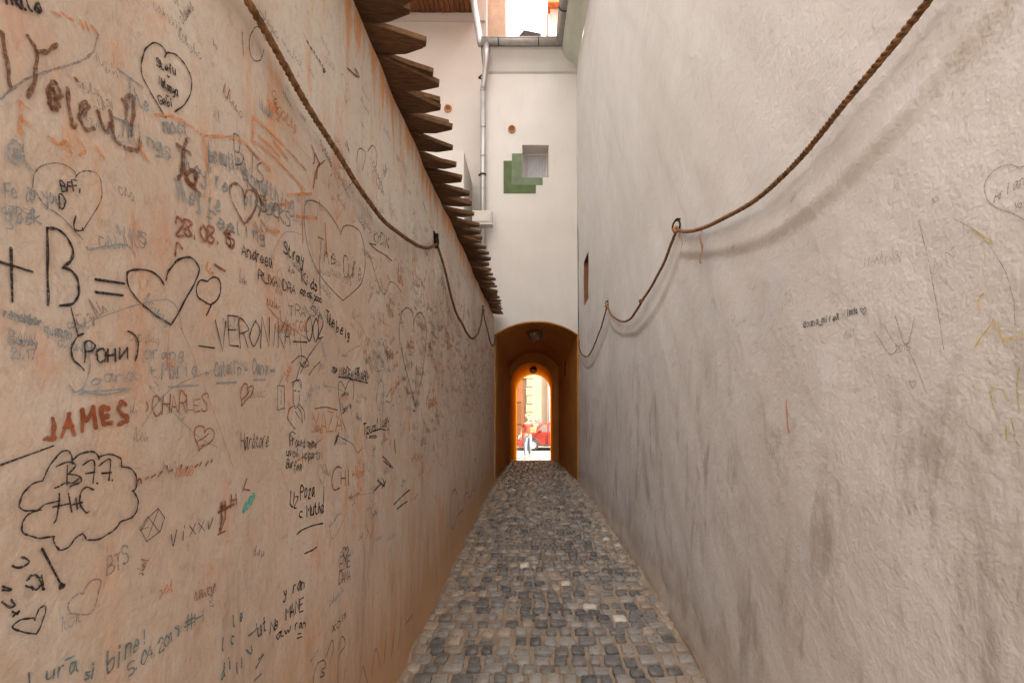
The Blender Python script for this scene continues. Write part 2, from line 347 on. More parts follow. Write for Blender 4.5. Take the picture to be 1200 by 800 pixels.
# setts: 300 nearest as parts, the far ones joined
def sett_mesh(seed):
    r = random.Random(seed); n = 12; pts0 = []
    for i in range(n):
        a = 2 * math.pi * (i + .5) / n
        c, s = math.cos(a), math.sin(a); k = 1 / max(abs(c), abs(s)); k = 1 + (k - 1) * .80
        pts0.append((c * k * .5 * (1 + r.uniform(-.07, .05)), s * k * .5 * (1 + r.uniform(-.07, .05))))
    tx, ty = r.uniform(-.10, .10), r.uniform(-.10, .10)
    vs = [(x, y, -1.0) for x, y in pts0] + [(x * .99, y * .99, .30 + r.uniform(-.12, .12)) for x, y in pts0]
    vs += [(x * .83, y * .83, .82 + tx * x * 4 + ty * y * 4 + r.uniform(-.10, .10)) for x, y in pts0] + [(r.uniform(-.1, .1), r.uniform(-.1, .1), 1.0)]
    fs = [(i, (i+1) % n, n + (i+1) % n, n + i) for i in range(n)] + [(n+i, n+(i+1) % n, 2*n+(i+1) % n, 2*n+i) for i in range(n)] + [(2*n+i, 2*n+(i+1) % n, 3*n) for i in range(n)]
    return vs, fs
VAR = [sett_mesh(100 + i) for i in range(16)]
sett_data = {}
for i, (vs, fs) in enumerate(VAR):
    for mk in ('slate1', 'slate2', 'tan', 'white_stone'):
        q = MB().add(vs, fs); sett_data[i, mk] = q.mesh('sett', M[mk], True)
WHITE = [(-.053, 4.35), (.30, 3.93), (.39, 3.43), (.585, 3.30), (.86, 4.92), (.83, 5.5), (.27, 7.4), (-.28, 8.0), (.80, 5.2)]
setts = []
y = 2.20; row = 0
while y < 14.85:
    p = rnd.uniform(.096, .114)
    yc = y + p / 2
    if yc < 8.9: xl, xr = left_x(yc, .1) + .012, right_x(yc, .1) - .004
    elif yc < 11.8: t = (yc - 8.9) / 2.9; xl, xr = -.58 + .16 * t, .84 - .22 * t
    else: t = (yc - 11.8) / 3.1; xl, xr = -.42 + .06 * t, .55 + .07 * t
    x = xl + (0 if row % 2 else .0) - rnd.uniform(0, .05); first = True
    while x < xr - .03:
        w = rnd.choice([rnd.uniform(.085, .110), rnd.uniform(.078, .098), rnd.uniform(.098, .128)])
        if x + w > xr + .02: w = xr + .01 - x
        if w < .05: break
        xc = x + w / 2
        edge = min(xc - xl, xr - xc)
        u = rnd.random(); pt = .62 if edge < .10 else .34 if edge < .24 else .07
        mk = 'tan' if u < pt else ('slate2' if u < pt + (1 - pt) * (.42 if edge > .24 else .75) else 'slate1')
        setts.append([xc, yc + rnd.uniform(-.008, .008) + .02 * math.sin(xc * 3.1 + row * .8), w, p, mk]); x += w
    y += p; row += 1
for wx, wy in WHITE:
    min(setts, key=lambda s: (s[0] - wx) ** 2 + (s[1] - wy) ** 2)[4] = 'white_stone'
far = MB(); mats = ['slate1', 'slate2', 'tan', 'white_stone']
for i, (xc, yc, w, p, mk) in enumerate(setts):
    vi = rnd.randrange(16); gap = rnd.uniform(.014, .026)
    sx, sy, sz = w - gap, p - gap, rnd.uniform(.011, .020); zt = floor_z(yc) + rnd.uniform(-.003, .006); rz = rnd.uniform(-.05, .05)
    if i < 298:
        o = link('sett', sett_data[vi, mk], pav); o.location = (xc, yc, zt); o.rotation_euler = (rnd.uniform(-.02, .02), rnd.uniform(-.02, .02), rz); o.scale = (sx, sy, sz)
        if mk == 'white_stone': o['label'] = 'pale whitish stone among the dark ones'
    else:
        vs, fs = VAR[vi]; c, s = math.cos(rz), math.sin(rz)
        far.add([(xc + (vx*sx*c - vy*sy*s), yc + (vx*sx*s + vy*sy*c), floor_z(yc + vy*sy) + (zt - floor_z(yc)) + vz*sz) for vx, vy, vz in vs], fs, mats.index(mk))
tag(far.build('distant_setts', [M[k] for k in mats], pav, True), None, None, None, 'stuff')
for side in (0, 1):
    rows = []; y = 1.6
    while y < 8.9:
        wx = left_x(y, .02) if side == 0 else right_x(y, .02); sg = 1 if side == 0 else -1
        hh = .016 + .010*math.sin(5*y) + .010*math.sin(13.7*y + side) + rnd.uniform(0, .014); ww = .012 + .010*math.sin(3.1*y + 2*side) + rnd.uniform(0, .016)
        rows.append([(wx - sg*.02, y, hh*1.1), (wx + sg*.008, y, hh), (wx + sg*ww*.4, y, hh*.62 + rnd.uniform(-.003, .003)), (wx + sg*ww, y, .010 + rnd.uniform(-.004, .004)), (wx + sg*(ww + .03), y, -.012)]); y += .035
    q = MB().grid(rows, flip=(side == 1)).build('dirt_edge', M['grout'], pav, True); q['kind'] = 'stuff'
peb = MB()
for i in range(700):                                                    # grit in the corners and joints
    yy = rnd.uniform(2.2, 8.5); side = rnd.random()
    xx = left_x(yy, .02) + abs(rnd.gauss(0, .03)) if side < .4 else right_x(yy, .02) - abs(rnd.gauss(0, .03)) if side < .8 else rnd.uniform(-.5, .8)
    r_ = rnd.uniform(.002, .007); zz = floor_z(yy) + .004
    peb.add([(xx-r_, yy, zz), (xx+r_, yy-r_*.5, zz), (xx, yy+r_, zz), (xx, yy, zz+r_*1.1)], [(0,1,3),(1,2,3),(2,0,3)], 0)
tag(peb.build('grit', M['tan']), 'loose grit along the foot of the walls', 'grit', None, 'stuff')

# ------------------------------------------------------------------ graffiti wall on the left
ysl = [-2.2, -1.8, -1.4, -1.2, -.9, -.7, -.5, -.35, -.2, -.1, 0] + [.1 + .04 * i for i in range(220)] + [8.9]
zsl = [-.03, 0, .03, .06, .1, .15] + [.2 + .05 * i for i in range(32)] + [1.8 + .025 * i for i in range(36)] + [2.7, 2.75, 2.8, 2.85, 2.88]
pts = [[(left_x(y, z), y, z) for z in zsl] for y in ysl]
wall = MB().grid(pts, flip=True)
for i in range(len(ysl) - 1):
    y0, y1 = ysl[i], ysl[i+1]; a0, a1 = left_x(y0, 2.88), left_x(y1, 2.88)
    wall.add([(a0, y0, 2.88), (a1, y1, 2.88), (-1.0, y1, 2.88), (-1.0, y0, 2.88)], [(0,1,2,3)])
wall.add([(-1.0, -2.2, -.03), (-1.0, 8.9, -.03), (-1.0, 8.9, 2.88), (-1.0, -2.2, 2.88)], [(0,1,2,3)])
wall.add([(-1.0, -2.2, -.03), (-1.0, -2.2, 2.88), (left_x(-2.2, 2.88), -2.2, 2.88), (left_x(-2.2, 0), -2.2, -.03)], [(0,1,2,3)])
lw = tag(wall.build('graffiti_wall', M['left'], None, True), 'long low ochre plaster wall covered in graffiti along the left of the alley', 'wall')

# ------------------------------------------------------------------ tall house on the right
ysr = [-2.2, -1.8, -1.4, -1.2, -.9, -.7, -.5, -.35, -.2, -.1, 0, .15] + [.3 + .022 * i for i in range(150)] + [3.62 + .055 * i for i in range(97)]
ysr = [y for y in ysr if y < 8.9] + [8.9]
SL0, SL1, SB, ST = 7.60, 8.20, 2.93, 3.62                                        # narrow window slit
ysr = sorted(set([y for y in ysr if abs(y - SL0) > .02 and abs(y - SL1) > .02] + [SL0, SL1]))
zsr = [-.03, 0, .02, .04, .06, .08, .10, .13, .16, .2] + [.26 + .06 * i for i in range(25)] + [1.74 + .014 * i for i in range(65)] + [2.68 + .07 * i for i in range(64)]
zsr = sorted(set([z for z in zsr if z < 7.15 and abs(z - SB) > .02 and abs(z - ST) > .02] + [SB, ST, 7.15]))
th = thing('tall_house', 'tall house with a bare rough plaster wall along the right of the alley', 'house', (.9, 1.5, 0))
P0 = Vector((.9, 1.5, 0))
def hb(mb, name, m, parent, smooth=False, origin=P0, fix=False):                 # build with a local origin
    mb.v = [(x-origin.x, y-origin.y, z-origin.z) for x, y, z in mb.v]
    return mb.build(name, m, parent, smooth, fix)
w = MB(); n = len(zsr); w.v = [(right_x(y, z), y, z) for y in ysr for z in zsr]
for i in range(len(ysr) - 1):
    for j in range(n - 1):
        if SL0 <= ysr[i] < SL1 and SB <= zsr[j] < ST: continue
        w.f.append((i*n+j, i*n+j+1, (i+1)*n+j+1, (i+1)*n+j)); w.m.append(0)
w.add([(.86, 8.9, -.03), (8.6, 8.9, -.03), (8.6, 8.9, 7.15), (.83, 8.9, 7.15)], [(0,1,2,3)])
w.add([(right_x(-2.2, 0), -2.2, -.03), (8.6, -2.2, -.03), (8.6, -2.2, 7.15), (right_x(-2.2, 7.15), -2.2, 7.15)], [(3,2,1,0)])
w.add([(8.6, -2.2, -.03), (8.6, 8.9, -.03), (8.6, 8.9, 7.15), (8.6, -2.2, 7.15)], [(3,2,1,0)])
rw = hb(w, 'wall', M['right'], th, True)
xs_ = right_x(7.9, 3.2)
b = MB(); b.add([(xs_, SL0, SB), (xs_, SL1, SB), (xs_, SL1, ST), (xs_, SL0, ST), (xs_+.16, SL0, SB), (xs_+.16, SL1, SB), (xs_+.16, SL1, ST), (xs_+.16, SL0, ST)],
    [(0,1,5,4), (1,2,6,5), (2,3,7,6), (3,0,4,7)])
sw = hb(b, 'window', M['terracotta_dark'], th); sw['label'] = 'narrow slit opening with a brown-orange reveal'
b = MB(); b.box(xs_+.13, xs_+.15, SL0, SL1, SB, ST); hb(b, 'pane', M['dark'], sw)
for ya in (SL0, SL1-.05):
    b = MB(); b.box(xs_+.07, xs_+.10, ya, ya+.05, SB, ST); hb(b, 'frame', M['soffit'], sw)
prof = [(0, 0), (-.045, .03), (-.06, .075), (-.14, .115), (-.21, .165), (-.26, .235), (-.27, .30)]
b = MB(); b.grid([[(right_x(y, 7.15) + dx, y, 7.15 + dz) for dx, dz in prof] for y in [-2.2 + .5*i for i in range(22)] + [8.9]], flip=True); hb(b, 'cornice', M['cove'], th, True)
b = MB(); pr = [(.57, 7.50), (4.5, 16.6), (8.9, 7.10), (8.9, 7.0), (4.5, 16.48), (.64, 7.44)]  # unseen ridge raised very high to keep sun off the courtyard wall
b.prism([(x, -2.3, z) for x, z in pr], (0, 11.2, 0)); b.prism([(.9, -2.18, 7.2), (8.6, -2.18, 7.2), (4.5, -2.18, 16.3)], (0, .1, 0)); b.prism([(.9, 8.78, 7.2), (8.6, 8.78, 7.2), (4.5, 8.78, 16.3)], (0, .1, 0))
hb(b, 'roof', M['rtile'], th, fix=True)
def gutter(mb, a, c, r=.078, n=12):
    a, c = Vector(a), Vector(c); t = (c - a).normalized(); sdir = t.cross(Vector((0,0,1)))
    o, i_ = [], []
    for k in range(n + 1):
        an = math.pi * k / n
        o.append(math.cos(an) * sdir * r - math.sin(an) * Vector((0,0,r))); i_.append(o[-1] * .92)
    ring = o + i_[::-1]; m = len(ring)
    mb.add([a + p for p in ring] + [c + p for p in ring], [(k, (k+1) % m, m+(k+1) % m, m+k) for k in range(m)] + [tuple(range(m)), tuple(range(2*m-1, m-1, -1))])
    mb.tube([a + sdir*r, c + sdir*r], .010, 6); mb.tube([a - sdir*r, c - sdir*r], .010, 6)
    return mb
GX, GY, GZ = .545, 8.66, 7.50
hb(gutter(MB(), (GX, -2.25, GZ), (GX, GY, GZ)), 'roof_gutter', M['zinc'], th, True, fix=True)
for yy in [GY - .75 - 1.15 * i for i in range(8)]:
    b = MB(); b.tube([(GX + .084 * math.cos(math.pi*k/10), yy, GZ - .084 * math.sin(math.pi*k/10)) for k in range(11)], .007, 6); hb(b, 'gutter_bracket', M['iron'], th)
b = MB(); b.box(.545, 3.2, 13.0, 14.6, 6.9, 11.4); hb(b, 'rear_wing', M['facade'], th)
b = MB(); b.tube([(.50, 12.95, 7.5), (.50, 12.95, 10.9), (.52, 13.0, 11.2)], .035, 8); hb(b, 'downpipe', M['white_sheet'], th, True)
b = MB()
for i in range(9): b.prism([(.47, 12.8 + .2*i, 11.36), (.47, 12.98 + .2*i, 11.36), (.47, 12.98 + .2*i, 11.44), (.47, 12.89 + .2*i, 11.49), (.47, 12.8 + .2*i, 11.44)], (2.8, 0, .0))
hb(b, 'wing_roof', M['rtile'], th)

# ------------------------------------------------------------------ house over the passage
ph = thing('passage_house', 'whitewashed house built over the vaulted end of the alley', 'house', (0, 8.9, 0)); P1 = Vector((0, 8.9, 0))
XL, XR, FY = -.80, .868, 8.9
def seg_arch(x, xl, xr, zs, za): c = (xl+xr)/2; u = (x-c)/((xr-xl)/2); return zs + (za-zs) * max(0, 1-abs(u)**2.2)
def round_arch(x, xl, xr, zs, za): c = (xl+xr)/2; u = min(1, abs((x-c)/((xr-xl)/2))); return zs + (za-zs) * math.sqrt(max(0, 1-u*u))
OA = (-.600, .862, 2.555, 2.79)
WX0, WX1, WZ0, WZ1 = -.119, .341, 5.286, 5.85
xs = sorted(set([XL, OA[0]] + [OA[0] + (OA[1]-OA[0]) * i / 28 for i in range(29)] + [WX0, WX1, XR]))
b = MB()
for i in range(len(xs) - 1):
    x0, x1 = xs[i], xs[i+1]; mid = (x0+x1)/2
    f = lambda x: seg_arch(x, *OA) if OA[0] < mid < OA[1] else -.03
    inw = WX0 < mid < WX1
    for za0, za1, zb0, zb1 in ([(f(x0), f(x1), WZ0, WZ0), (WZ1, WZ1, 7.12, 7.12)] if inw else [(f(x0), f(x1), 7.12, 7.12)]):
        b.add([(x0, FY, za0), (x1, FY, za1), (x1, FY, zb1), (x0, FY, zb0)], [(0,1,2,3)])
b.add([(XL, FY, -.03), (XL, 14.9, -.4), (XL, 14.9, 7.12), (XL, FY, 7.12)], [(0,1,2,3)])
RA = (-.36, .62, 1.68 - .0, 2.17)
xs2 = [XL] + [RA[0] + (RA[1]-RA[0]) * i / 20 for i in range(21)] + [XR]
for i in range(len(xs2) - 1):
    x0, x1 = xs2[i], xs2[i+1]; mid = (x0+x1)/2; f = lambda x: round_arch(x, *RA) if RA[0] < mid < RA[1] else -.4
    b.add([(x0, 14.9, f(x0)), (x1, 14.9, f(x1)), (x1, 14.9, 5.6), (x0, 14.9, 5.6)], [(3,2,1,0)])
hb(b, 'wall', M['facade'], ph, origin=P1)
b = MB(); b.prism([(XL-.02, 8.72, 7.46), (XL-.02, 14.95, 5.6), (XL-.02, 14.95, 5.5), (XL-.02, 8.78, 7.38)], (XR-XL+.02, 0, 0)); hb(b, 'roof', M['dark_tile'], ph, origin=P1)
prof = [(0, 0), (-.012, .0), (-.03, .045), (-.05, .13), (-.09, .22), (-.15, .29), (-.17, .36)]
b = MB(); b.grid([[(x, FY + dy, 7.09 + dz) for dy, dz in prof] for x in (XL, -.3, .2, .62, .855)], flip=False); hb(b, 'cornice', M['cornice'], ph, True, P1)
gx0 = -.80
hb(gutter(MB(), (gx0, GY, GZ), (GX + .07, GY, GZ)), 'roof_gutter', M['zinc'], ph, True, P1, True)
for xx in (-.52, .16):
    b = MB(); b.tube([(xx, GY + .084 * math.cos(math.pi*k/10), GZ - .084 * math.sin(math.pi*k/10)) for k in range(11)], .007, 6); hb(b, 'gutter_bracket', M['iron'], ph, False, P1)
b = MB(); px_ = -.80
b.tube([(-.715, GY, 7.44), (-.715, GY, 7.20), (-.725, GY+.03, 7.12), (-.775, GY+.10, 6.80), (-.79, GY+.12, 6.72)], .050, 12)
dp = hb(b, 'downpipe', M['zinc_pipe'], ph, True, P1)
b = MB(); b.tube([(-.79, GY+.12, 6.76), (-.79, GY+.12, 3.2)], .047, 12); hb(b, 'pipe_length', M['zinc_pipe'], dp, True, Vector((0,0,0)) + P1)
for zz in (6.72, 6.1, 5.60, 5.05, 4.6):
    b = MB(); b.lathe([(.0495, -.012), (.053, -.008), (.053, .008), (.0495, .012)], 14, Matrix.Translation((-.79, GY+.12, zz))); hb(b, 'pipe_joint', M['zinc_pipe'], dp, True, P1)
for zz in (6.95, 5.28):
    b = MB(); b.lathe([(.050, -.014), (.056, -.014), (.056, .014), (.050, .014)], 14, Matrix.Translation((-.79, GY+.12, zz))); b.box(-.87, -.84, GY+.11, GY+.15, zz-.012, zz+.012); hb(b, 'pipe_clamp', M['iron'], dp, False, P1)
b = MB(); b.tube([(-1.02, 8.9, 8.62), (-.99, 8.88, 8.5), (-.84, 8.72, 7.55), (-.82, 8.68, 7.44)], .055, 12); up = hb(b, 'downpipe', M['zinc_pipe'], ph, True, P1); up['label'] = 'slanting upper pipe from the higher eave'
b = MB(); b.box(-.955, -.622, 8.56, 8.72, 4.365, 4.59); b.box(-.965, -.612, 8.55, 8.73, 4.35, 4.37); b.box(-.945, -.64, 8.545, 8.56, 4.40, 4.565)
auto_bevel(hb(b, 'pipe_casing', M['white_sheet'], ph, False, P1), .006)
# window, vents, painted squares
b = MB(); b.add([(WX0, FY, WZ0), (WX1, FY, WZ0), (WX1, FY, WZ1), (WX0, FY, WZ1), (WX0+.02, FY+.34, WZ0), (WX1-.02, FY+.34, WZ0), (WX1-.02, FY+.34, WZ1-.02), (WX0+.02, FY+.34, WZ1-.02)], [(0,4,5,1), (1,5,6,2), (2,6,7,3), (3,7,4,0)])
win = hb(b, 'window', M['facade'], ph, False, P1)
b = MB(); fx0, fx1, fz1 = WX0+.02, WX1-.02, WZ1-.02
b.box(fx0, fx1, FY+.27, FY+.30, fz1-.035, fz1); b.box(fx0, fx0+.02, FY+.27, FY+.30, WZ0, fz1-.035); b.box(fx1-.02, fx1, FY+.27, FY+.30, WZ0, fz1-.035); hb(b, 'frame', M['white_sheet'], win, False, P1)
b = MB()
for i in range(14):
    xa = fx0 + .02 + (fx1-fx0-.04) * i / 14; xb = fx0 + .02 + (fx1-fx0-.04) * (i+1) / 14
    b.box(xa, xb - .003, FY+.285 + .004*(i % 2), FY+.31, WZ0, fz1-.035)
hb(b, 'shutter', M['grey_blind'], win, False, P1)
b = MB(); b.box(-.297, WX0-.004, FY-.006, FY+.01, WZ0-.133, 5.70); b.box(WX0-.004, .237, FY-.006, FY+.01, WZ0-.133, WZ0-.004); q = hb(b, 'painted_square', M['green2'], ph, False, P1); q['label'] = 'light green painted square behind the window'
b = MB(); b.box(-.445, -.299, FY-.0035, FY+.01, 5.005, 5.575); b.box(-.299, .119, FY-.0035, FY+.01, 5.005, WZ0-.135); q = hb(b, 'painted_square', M['green'], ph, False, P1); q['label'] = 'darker olive green painted square, lower'
RX = Matrix.Rotation(math.radians(90), 4, 'X')
b = MB(); b.lathe([(.068, -.02), (.068, .022), (.060, .026), (.050, .022), (.046, -.02), (0, -.02)], 20, Matrix.Translation((-.30, FY, 6.12)) @ RX); v_ = hb(b, 'vent', M['terracotta'], ph, True, P1)
b = MB(); b.lathe([(.0475, .003), (.0, .004)], 16, Matrix.Translation((-.30, FY, 6.12)) @ RX); hb(b, 'vent_hole', M['rust'], v_, True, P1)
# passage lining
def lining(y0, y1, A0, A1, arch0, arch1, m, n=24, ny=14):
    rows = []
    for j in range(ny + 1):
        t = j / ny; y = y0 + (y1-y0) * t; A = [a + (c-a) * t for a, c in zip(A0, A1)]; fl = floor_z(y) - .02
        r = [(A[0], y, fl + (A[2]-fl) * k / 8) for k in range(8)]
        for k in range(n + 1):
            x = A[0] + (A[1]-A[0]) * (.5 - .5 * math.cos(math.pi * k / n)); r.append((x, y, arch0(x, *A) * (1-t) + arch1(x, *A) * t))
        r += [(A[1], y, A[2] + (fl - A[2]) * (k+1) / 8) for k in range(8)]
        o = []
        for (x, yy, z) in r:
            d = .008 * math.sin(3.1*yy + 2.3*z) + .006 * math.sin(7.7*z - 4.1*yy + x)
            o.append((x + (d if abs(x - A[0]) < 1e-6 or abs(x - A[1]) < 1e-6 else 0) * (1 if 0 < j < ny else 0), yy, z))
        rows.append(o)
    return MB().grid(rows, flip=False)
B0 = (-.44, .68, 2.20, 2.52)
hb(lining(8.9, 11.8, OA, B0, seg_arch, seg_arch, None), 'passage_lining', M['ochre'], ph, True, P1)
IA = (-.42, .55, 1.82, 2.285)
b = MB(); xs3 = sorted(set([B0[0], B0[1]] + [IA[0] + (IA[1]-IA[0]) * (.5 - .5 * math.cos(math.pi * i / 24)) for i in range(25)] + [.60, .64]))
for i in range(len(xs3) - 1):
    x0, x1 = xs3[i], xs3[i+1]; mid = (x0+x1)/2; f = lambda x: round_arch(x, *IA) if IA[0] < mid < IA[1] else -.05
    b.add([(x0, 11.8, f(x0)), (x1, 11.8, f(x1)), (x1, 11.8, seg_arch(x1, *B0) + .02), (x0, 11.8, seg_arch(x0, *B0) + .02)], [(0,1,2,3)])
hb(b, 'inner_arch_wall', M['ochre'], ph, False, P1)
q = hb(lining(11.8, 14.9, IA, RA, round_arch, round_arch, None), 'far_arch_lining', M['glow_ochre'], ph, True, P1); q['label'] = 'orange vault with the street glow put into its colour'
b = MB()                                                                          # orange edge round the mouth
ring = [(OA[0], .0)] + [(OA[0], 2.555*k/6) for k in range(1, 6)] + [(OA[0] + (OA[1]-OA[0])*k/24, seg_arch(OA[0] + (OA[1]-OA[0])*k/24, *OA)) for k in range(25)] + [(OA[1], 2.555*k/6) for k in range(5, -1, -1)]
cx = .13
b.grid([[(x, FY-.004, z), (x + (.022 if x < cx - .7 else -.022 if x > cx + .7 else 0), FY-.012, z - (.022 if abs(x-cx) < .7 else 0)), (x + (.022 if x < cx - .7 else -.022 if x > cx + .7 else 0), FY+.10, z - (.022 if abs(x-cx) < .7 else 0))] for x, z in ring])
b.v = [(x + rnd.uniform(-.004, .004), y + rnd.uniform(-.003, .002), z + rnd.uniform(-.005, .005)) for x, y, z in b.v]
hb(b, 'arch_edge', M['ochre'], ph, True, P1)
b = MB(); b.box(.745, .80, 10.58, 10.66, 1.93, 2.22); b.box(.741, .75, 10.565, 10.675, 1.92, 2.23); hb(b, 'wall_niche', M['dark'], ph, False, P1)
b = MB(); b.box(-.86, -.47, 10.0, 10.6, 6.6, 11.2); b.box(-.875, -.455, 9.985, 10.615, 10.9, 11.0); q = hb(b, 'chimney', M['pink_stack'], ph, False, P1); q['label'] = 'tall pinkish plastered stack'
b = MB(); b.box(-.14, .22, 10.35, 10.7, 6.7, 8.68); b.prism([(-.30, 10.3, 8.64), (-.10, 10.3, 8.86), (.24, 10.3, 8.79), (.24, 10.3, 8.70), (-.14, 10.3, 8.66)], (0, .45, 0)); q = hb(b, 'chimney', M['dark_tile'], ph, False, P1); q['label'] = 'low dark chimney with a broken cap'

# ------------------------------------------------------------------ house behind the low wall
ch = thing('courtyard_house', 'pale pink-white house rising behind the shingled wall', 'house', (-3, 9.6, 0)); P2 = Vector((-3, 9.6, 0))
b = MB(); b.box(-7, -.803, 9.6, 14.8, -.03, 9.2); hb(b, 'wall', M['courtyard'], ch, False, P2)
b = MB(); b.box(-7, -.82, 9.555, 9.602, 8.50, 8.64); hb(b, 'cornice', M['courtyard'], ch, False, P2)
b = MB(); b.box(-3.4, -1.065, 8.35, 9.598, -.03, 5.48); hb(b, 'side_wing', M['facade'], ch, False, P2)
sb = MB().box(0, .082, 0, 1.15, 0, .022)
sd = sb.mesh('soffit_board', M['soffit'])
for i in range(44):
    o = link('soffit_board', sd, ch); o.location = (-1.09 - .092*i + 3, 8.42 - 9.6, 8.66 + rnd.uniform(-.006, .006)); 
b = MB(); b.box(-5.2, -.98, 8.40, 8.43, 8.60, 8.80); b.box(-1.0, -.98, 8.43, 9.6, 8.62, 8.80); hb(b, 'fascia', M['soffit'], ch, False, P2)
b = MB(); b.prism([(-7, 8.36, 8.70), (-7, 12.2, 12.4), (-7, 15.0, 9.3), (-7, 15.0, 9.2), (-7, 8.4, 8.69)], (6.02, 0, 0)); hb(b, 'roof', M['rtile'], ch, False, P2)
b = MB(); b.lathe([(.075, -.02), (.075, .024), (.06, .028), (.05, .02), (.046, -.02), (0, -.02)], 18, Matrix.Translation((-1.52, 9.6, 6.88)) @ RX); v_ = hb(b, 'vent', M['terracotta'], ch, True, P2)
b = MB(); b.lathe([(.0475, .003), (.0, .004)], 16, Matrix.Translation((-1.52, 9.6, 6.88)) @ RX); hb(b, 'vent_hole', M['rust'], v_, True, P2)

gh = thing('sky_block_house', 'plain unseen house added behind the graffiti wall to block low sky', 'house', (-6, 3, 0)); P5 = Vector((-6, 3, 0))  # out of view, added to cut the low skylight on the upper right wall
b = MB(); b.box(-9, -3.5, -5.5, 9.5, -.03, 8.2); hb(b, 'wall', M['facade'], gh, False, P5)
b = MB(); b.prism([(-9.4, -5.8, 8.1), (-6.2, -5.8, 11.2), (-3.1, -5.8, 8.1), (-3.1, -5.8, 8.0), (-9.4, -5.8, 8.0)], (0, 15.2, 0)); hb(b, 'roof', M['dark_tile'], gh, False, P5)
for yy in (-3.5, -.8, 1.9, 4.6):
    for zz in (1.0, 4.6):
        b = MB(); b.box(-3.52, -3.46, yy, yy + 1.1, zz, zz + 1.6); f_ = hb(b, 'window', M['white_sheet'], gh, False, P5)
        b = MB(); b.box(-3.47, -3.45, yy + .09, yy + 1.01, zz + .09, zz + 1.51); hb(b, 'pane', M['glass'], f_, False, P5)

# ------------------------------------------------------------------ shingles along the wall top
sc = thing('shingle_coping', 'row of dark pointed wooden shingles capping the graffiti wall', 'coping', (-.8, 4.5, 2.88)); P3 = Vector((-.8, 4.5, 2.88))
def shingle_mesh(seed):
    r = random.Random(seed); L, w, t = .62, .110 * r.uniform(.95, 1.06), .016
    tip = r.uniform(.010, .020); sh = r.uniform(.19, .25); off = r.uniform(-.03, .03)
    out = [(-.02, -w), (L*.55, -w*r.uniform(.98, 1.04)), (L - sh, -w*r.uniform(.86, 1.0)), (L - sh*.45, -w*.56 + off*.4), (L, -tip + off), (L - .004, tip + off), (L - sh*.45, w*.58 + off*.4), (L - sh, w*r.uniform(.86, 1.0)), (-.02, w)]
    bt = [(x, y, -t * (.5 if x > L - .03 else 1) + .010 * (y/w)**2 + r.uniform(-.002, .002)) for x, y in out]; tp = [(x, y, z + t*1.3) for x, y, z in bt]
    m = len(out); cb = (L*.5, 0, -t - .004)
    return MB().add(bt + tp + [cb], [(i, m+i, m+(i+1) % m, (i+1) % m)[::-1] for i in range(m)] + [tuple(range(m, 2*m))] + [((i+1) % m, i, 2*m) for i in range(m)]).mesh('shingle', M['shingle'])
SH = [shingle_mesh(40 + i) for i in range(9)]
for layer in (0, 1):
    y = -.3 + (.105 if layer == 1 else .05 if layer == 2 else 0); k = 0
    while y < 8.80:
        st = .218 + rnd.uniform(-.012, .012)
        o = link('shingle', SH[rnd.randrange(9)], sc)
        tipx = (-.425, -.450)[layer] + rnd.uniform(-.022, .022) + .01 * math.sin(y * 1.3)
        pitch = math.radians(8 + rnd.uniform(-1.0, 1.0)); zt = 2.885 + layer * .024 + rnd.uniform(-.006, .006)
        o.location = (tipx - .62 * math.cos(pitch) - P3.x, y - P3.y, zt + .62 * math.sin(pitch) - P3.z)
        o.rotation_euler = (rnd.uniform(-.035, .035), pitch, rnd.uniform(-.04, .04)); o.scale = (1, rnd.uniform(.92, 1.06), 1)
        y += st; k += 1
b = MB(); b.box(-1.12, -.94, -.4, 8.85, 2.98, 3.02); hb(b, 'ridge_board', M['shingle'], sc, False, P3)

# ------------------------------------------------------------------ ropes, rings
def rope_path(spans, fx, side, step=.011):
    pts = []
    for (y0, z0), (y1, z1), s in spans:
        L = math.hypot(y1-y0, 2*s); n = int(L / step)
        for i in range(n if spans[-1][1] != (y1, z1) else n + 1):
            t = i / n; y = y0 + (y1-y0)*t; z = z0 + (z1-z0)*t - 4*s*t*(1-t) - .006*math.sin(2*math.pi*t*2.3)*math.sin(math.pi*t)
            gap = .018 + .018 * math.sin(math.pi * t) ** .7
            pts.append(Vector((fx(y, z) + side * gap, y, z)))
    return pts
def rope(spans, fx, side, R, parent_label):
    P = rope_path(spans, fx, side); mb = MB(); fr = []; up = Vector((1, 0, 0)); ang = 0
    for i, p in enumerate(P):
        t = (P[min(i+1, len(P)-1)] - P[max(i-1, 0)]).normalized(); a = (up - t * up.dot(t)).normalized(); up = a; fr.append((p, a, t.cross(a)))
    for s in range(3):
        path = []
        for i, (p, a, c) in enumerate(fr):
            th_ = 2*math.pi*(i*.011/.052 + s/3); path.append(p + R*(.52 + .05*math.sin(i*.013 + s) + .03*math.sin(i*.071 + 2*s))*(math.cos(th_)*a + math.sin(th_)*c))
        mb.tube(path, R*.54, 6)
    o = mb.build('rope', M['rope'], None, True); fz = MB()
    for i in range(420):
        p, a, c = fr[rnd.randrange(len(fr))]; th_ = rnd.uniform(0, 2*math.pi); d = math.cos(th_)*a + math.sin(th_)*c; q = p + d*R*.9; L = rnd.uniform(.006, .020)
        e1 = q + d*L*.6 + Vector((0, rnd.uniform(-.01, .01), rnd.uniform(-.008, .004))); e2 = e1 + Vector((0, rnd.uniform(-.006, .006), -L*.5)); wv = Vector((.0004, .0003, .0004))
        fz.add([q - wv, q + wv, e1 + wv, e1 - wv, e2], [(0,1,2,3), (3,2,4)])
    tag(fz.build('frayed_fibres', M['thread'], o), None, None, None, 'stuff')
    return tag(o, parent_label, 'rope')
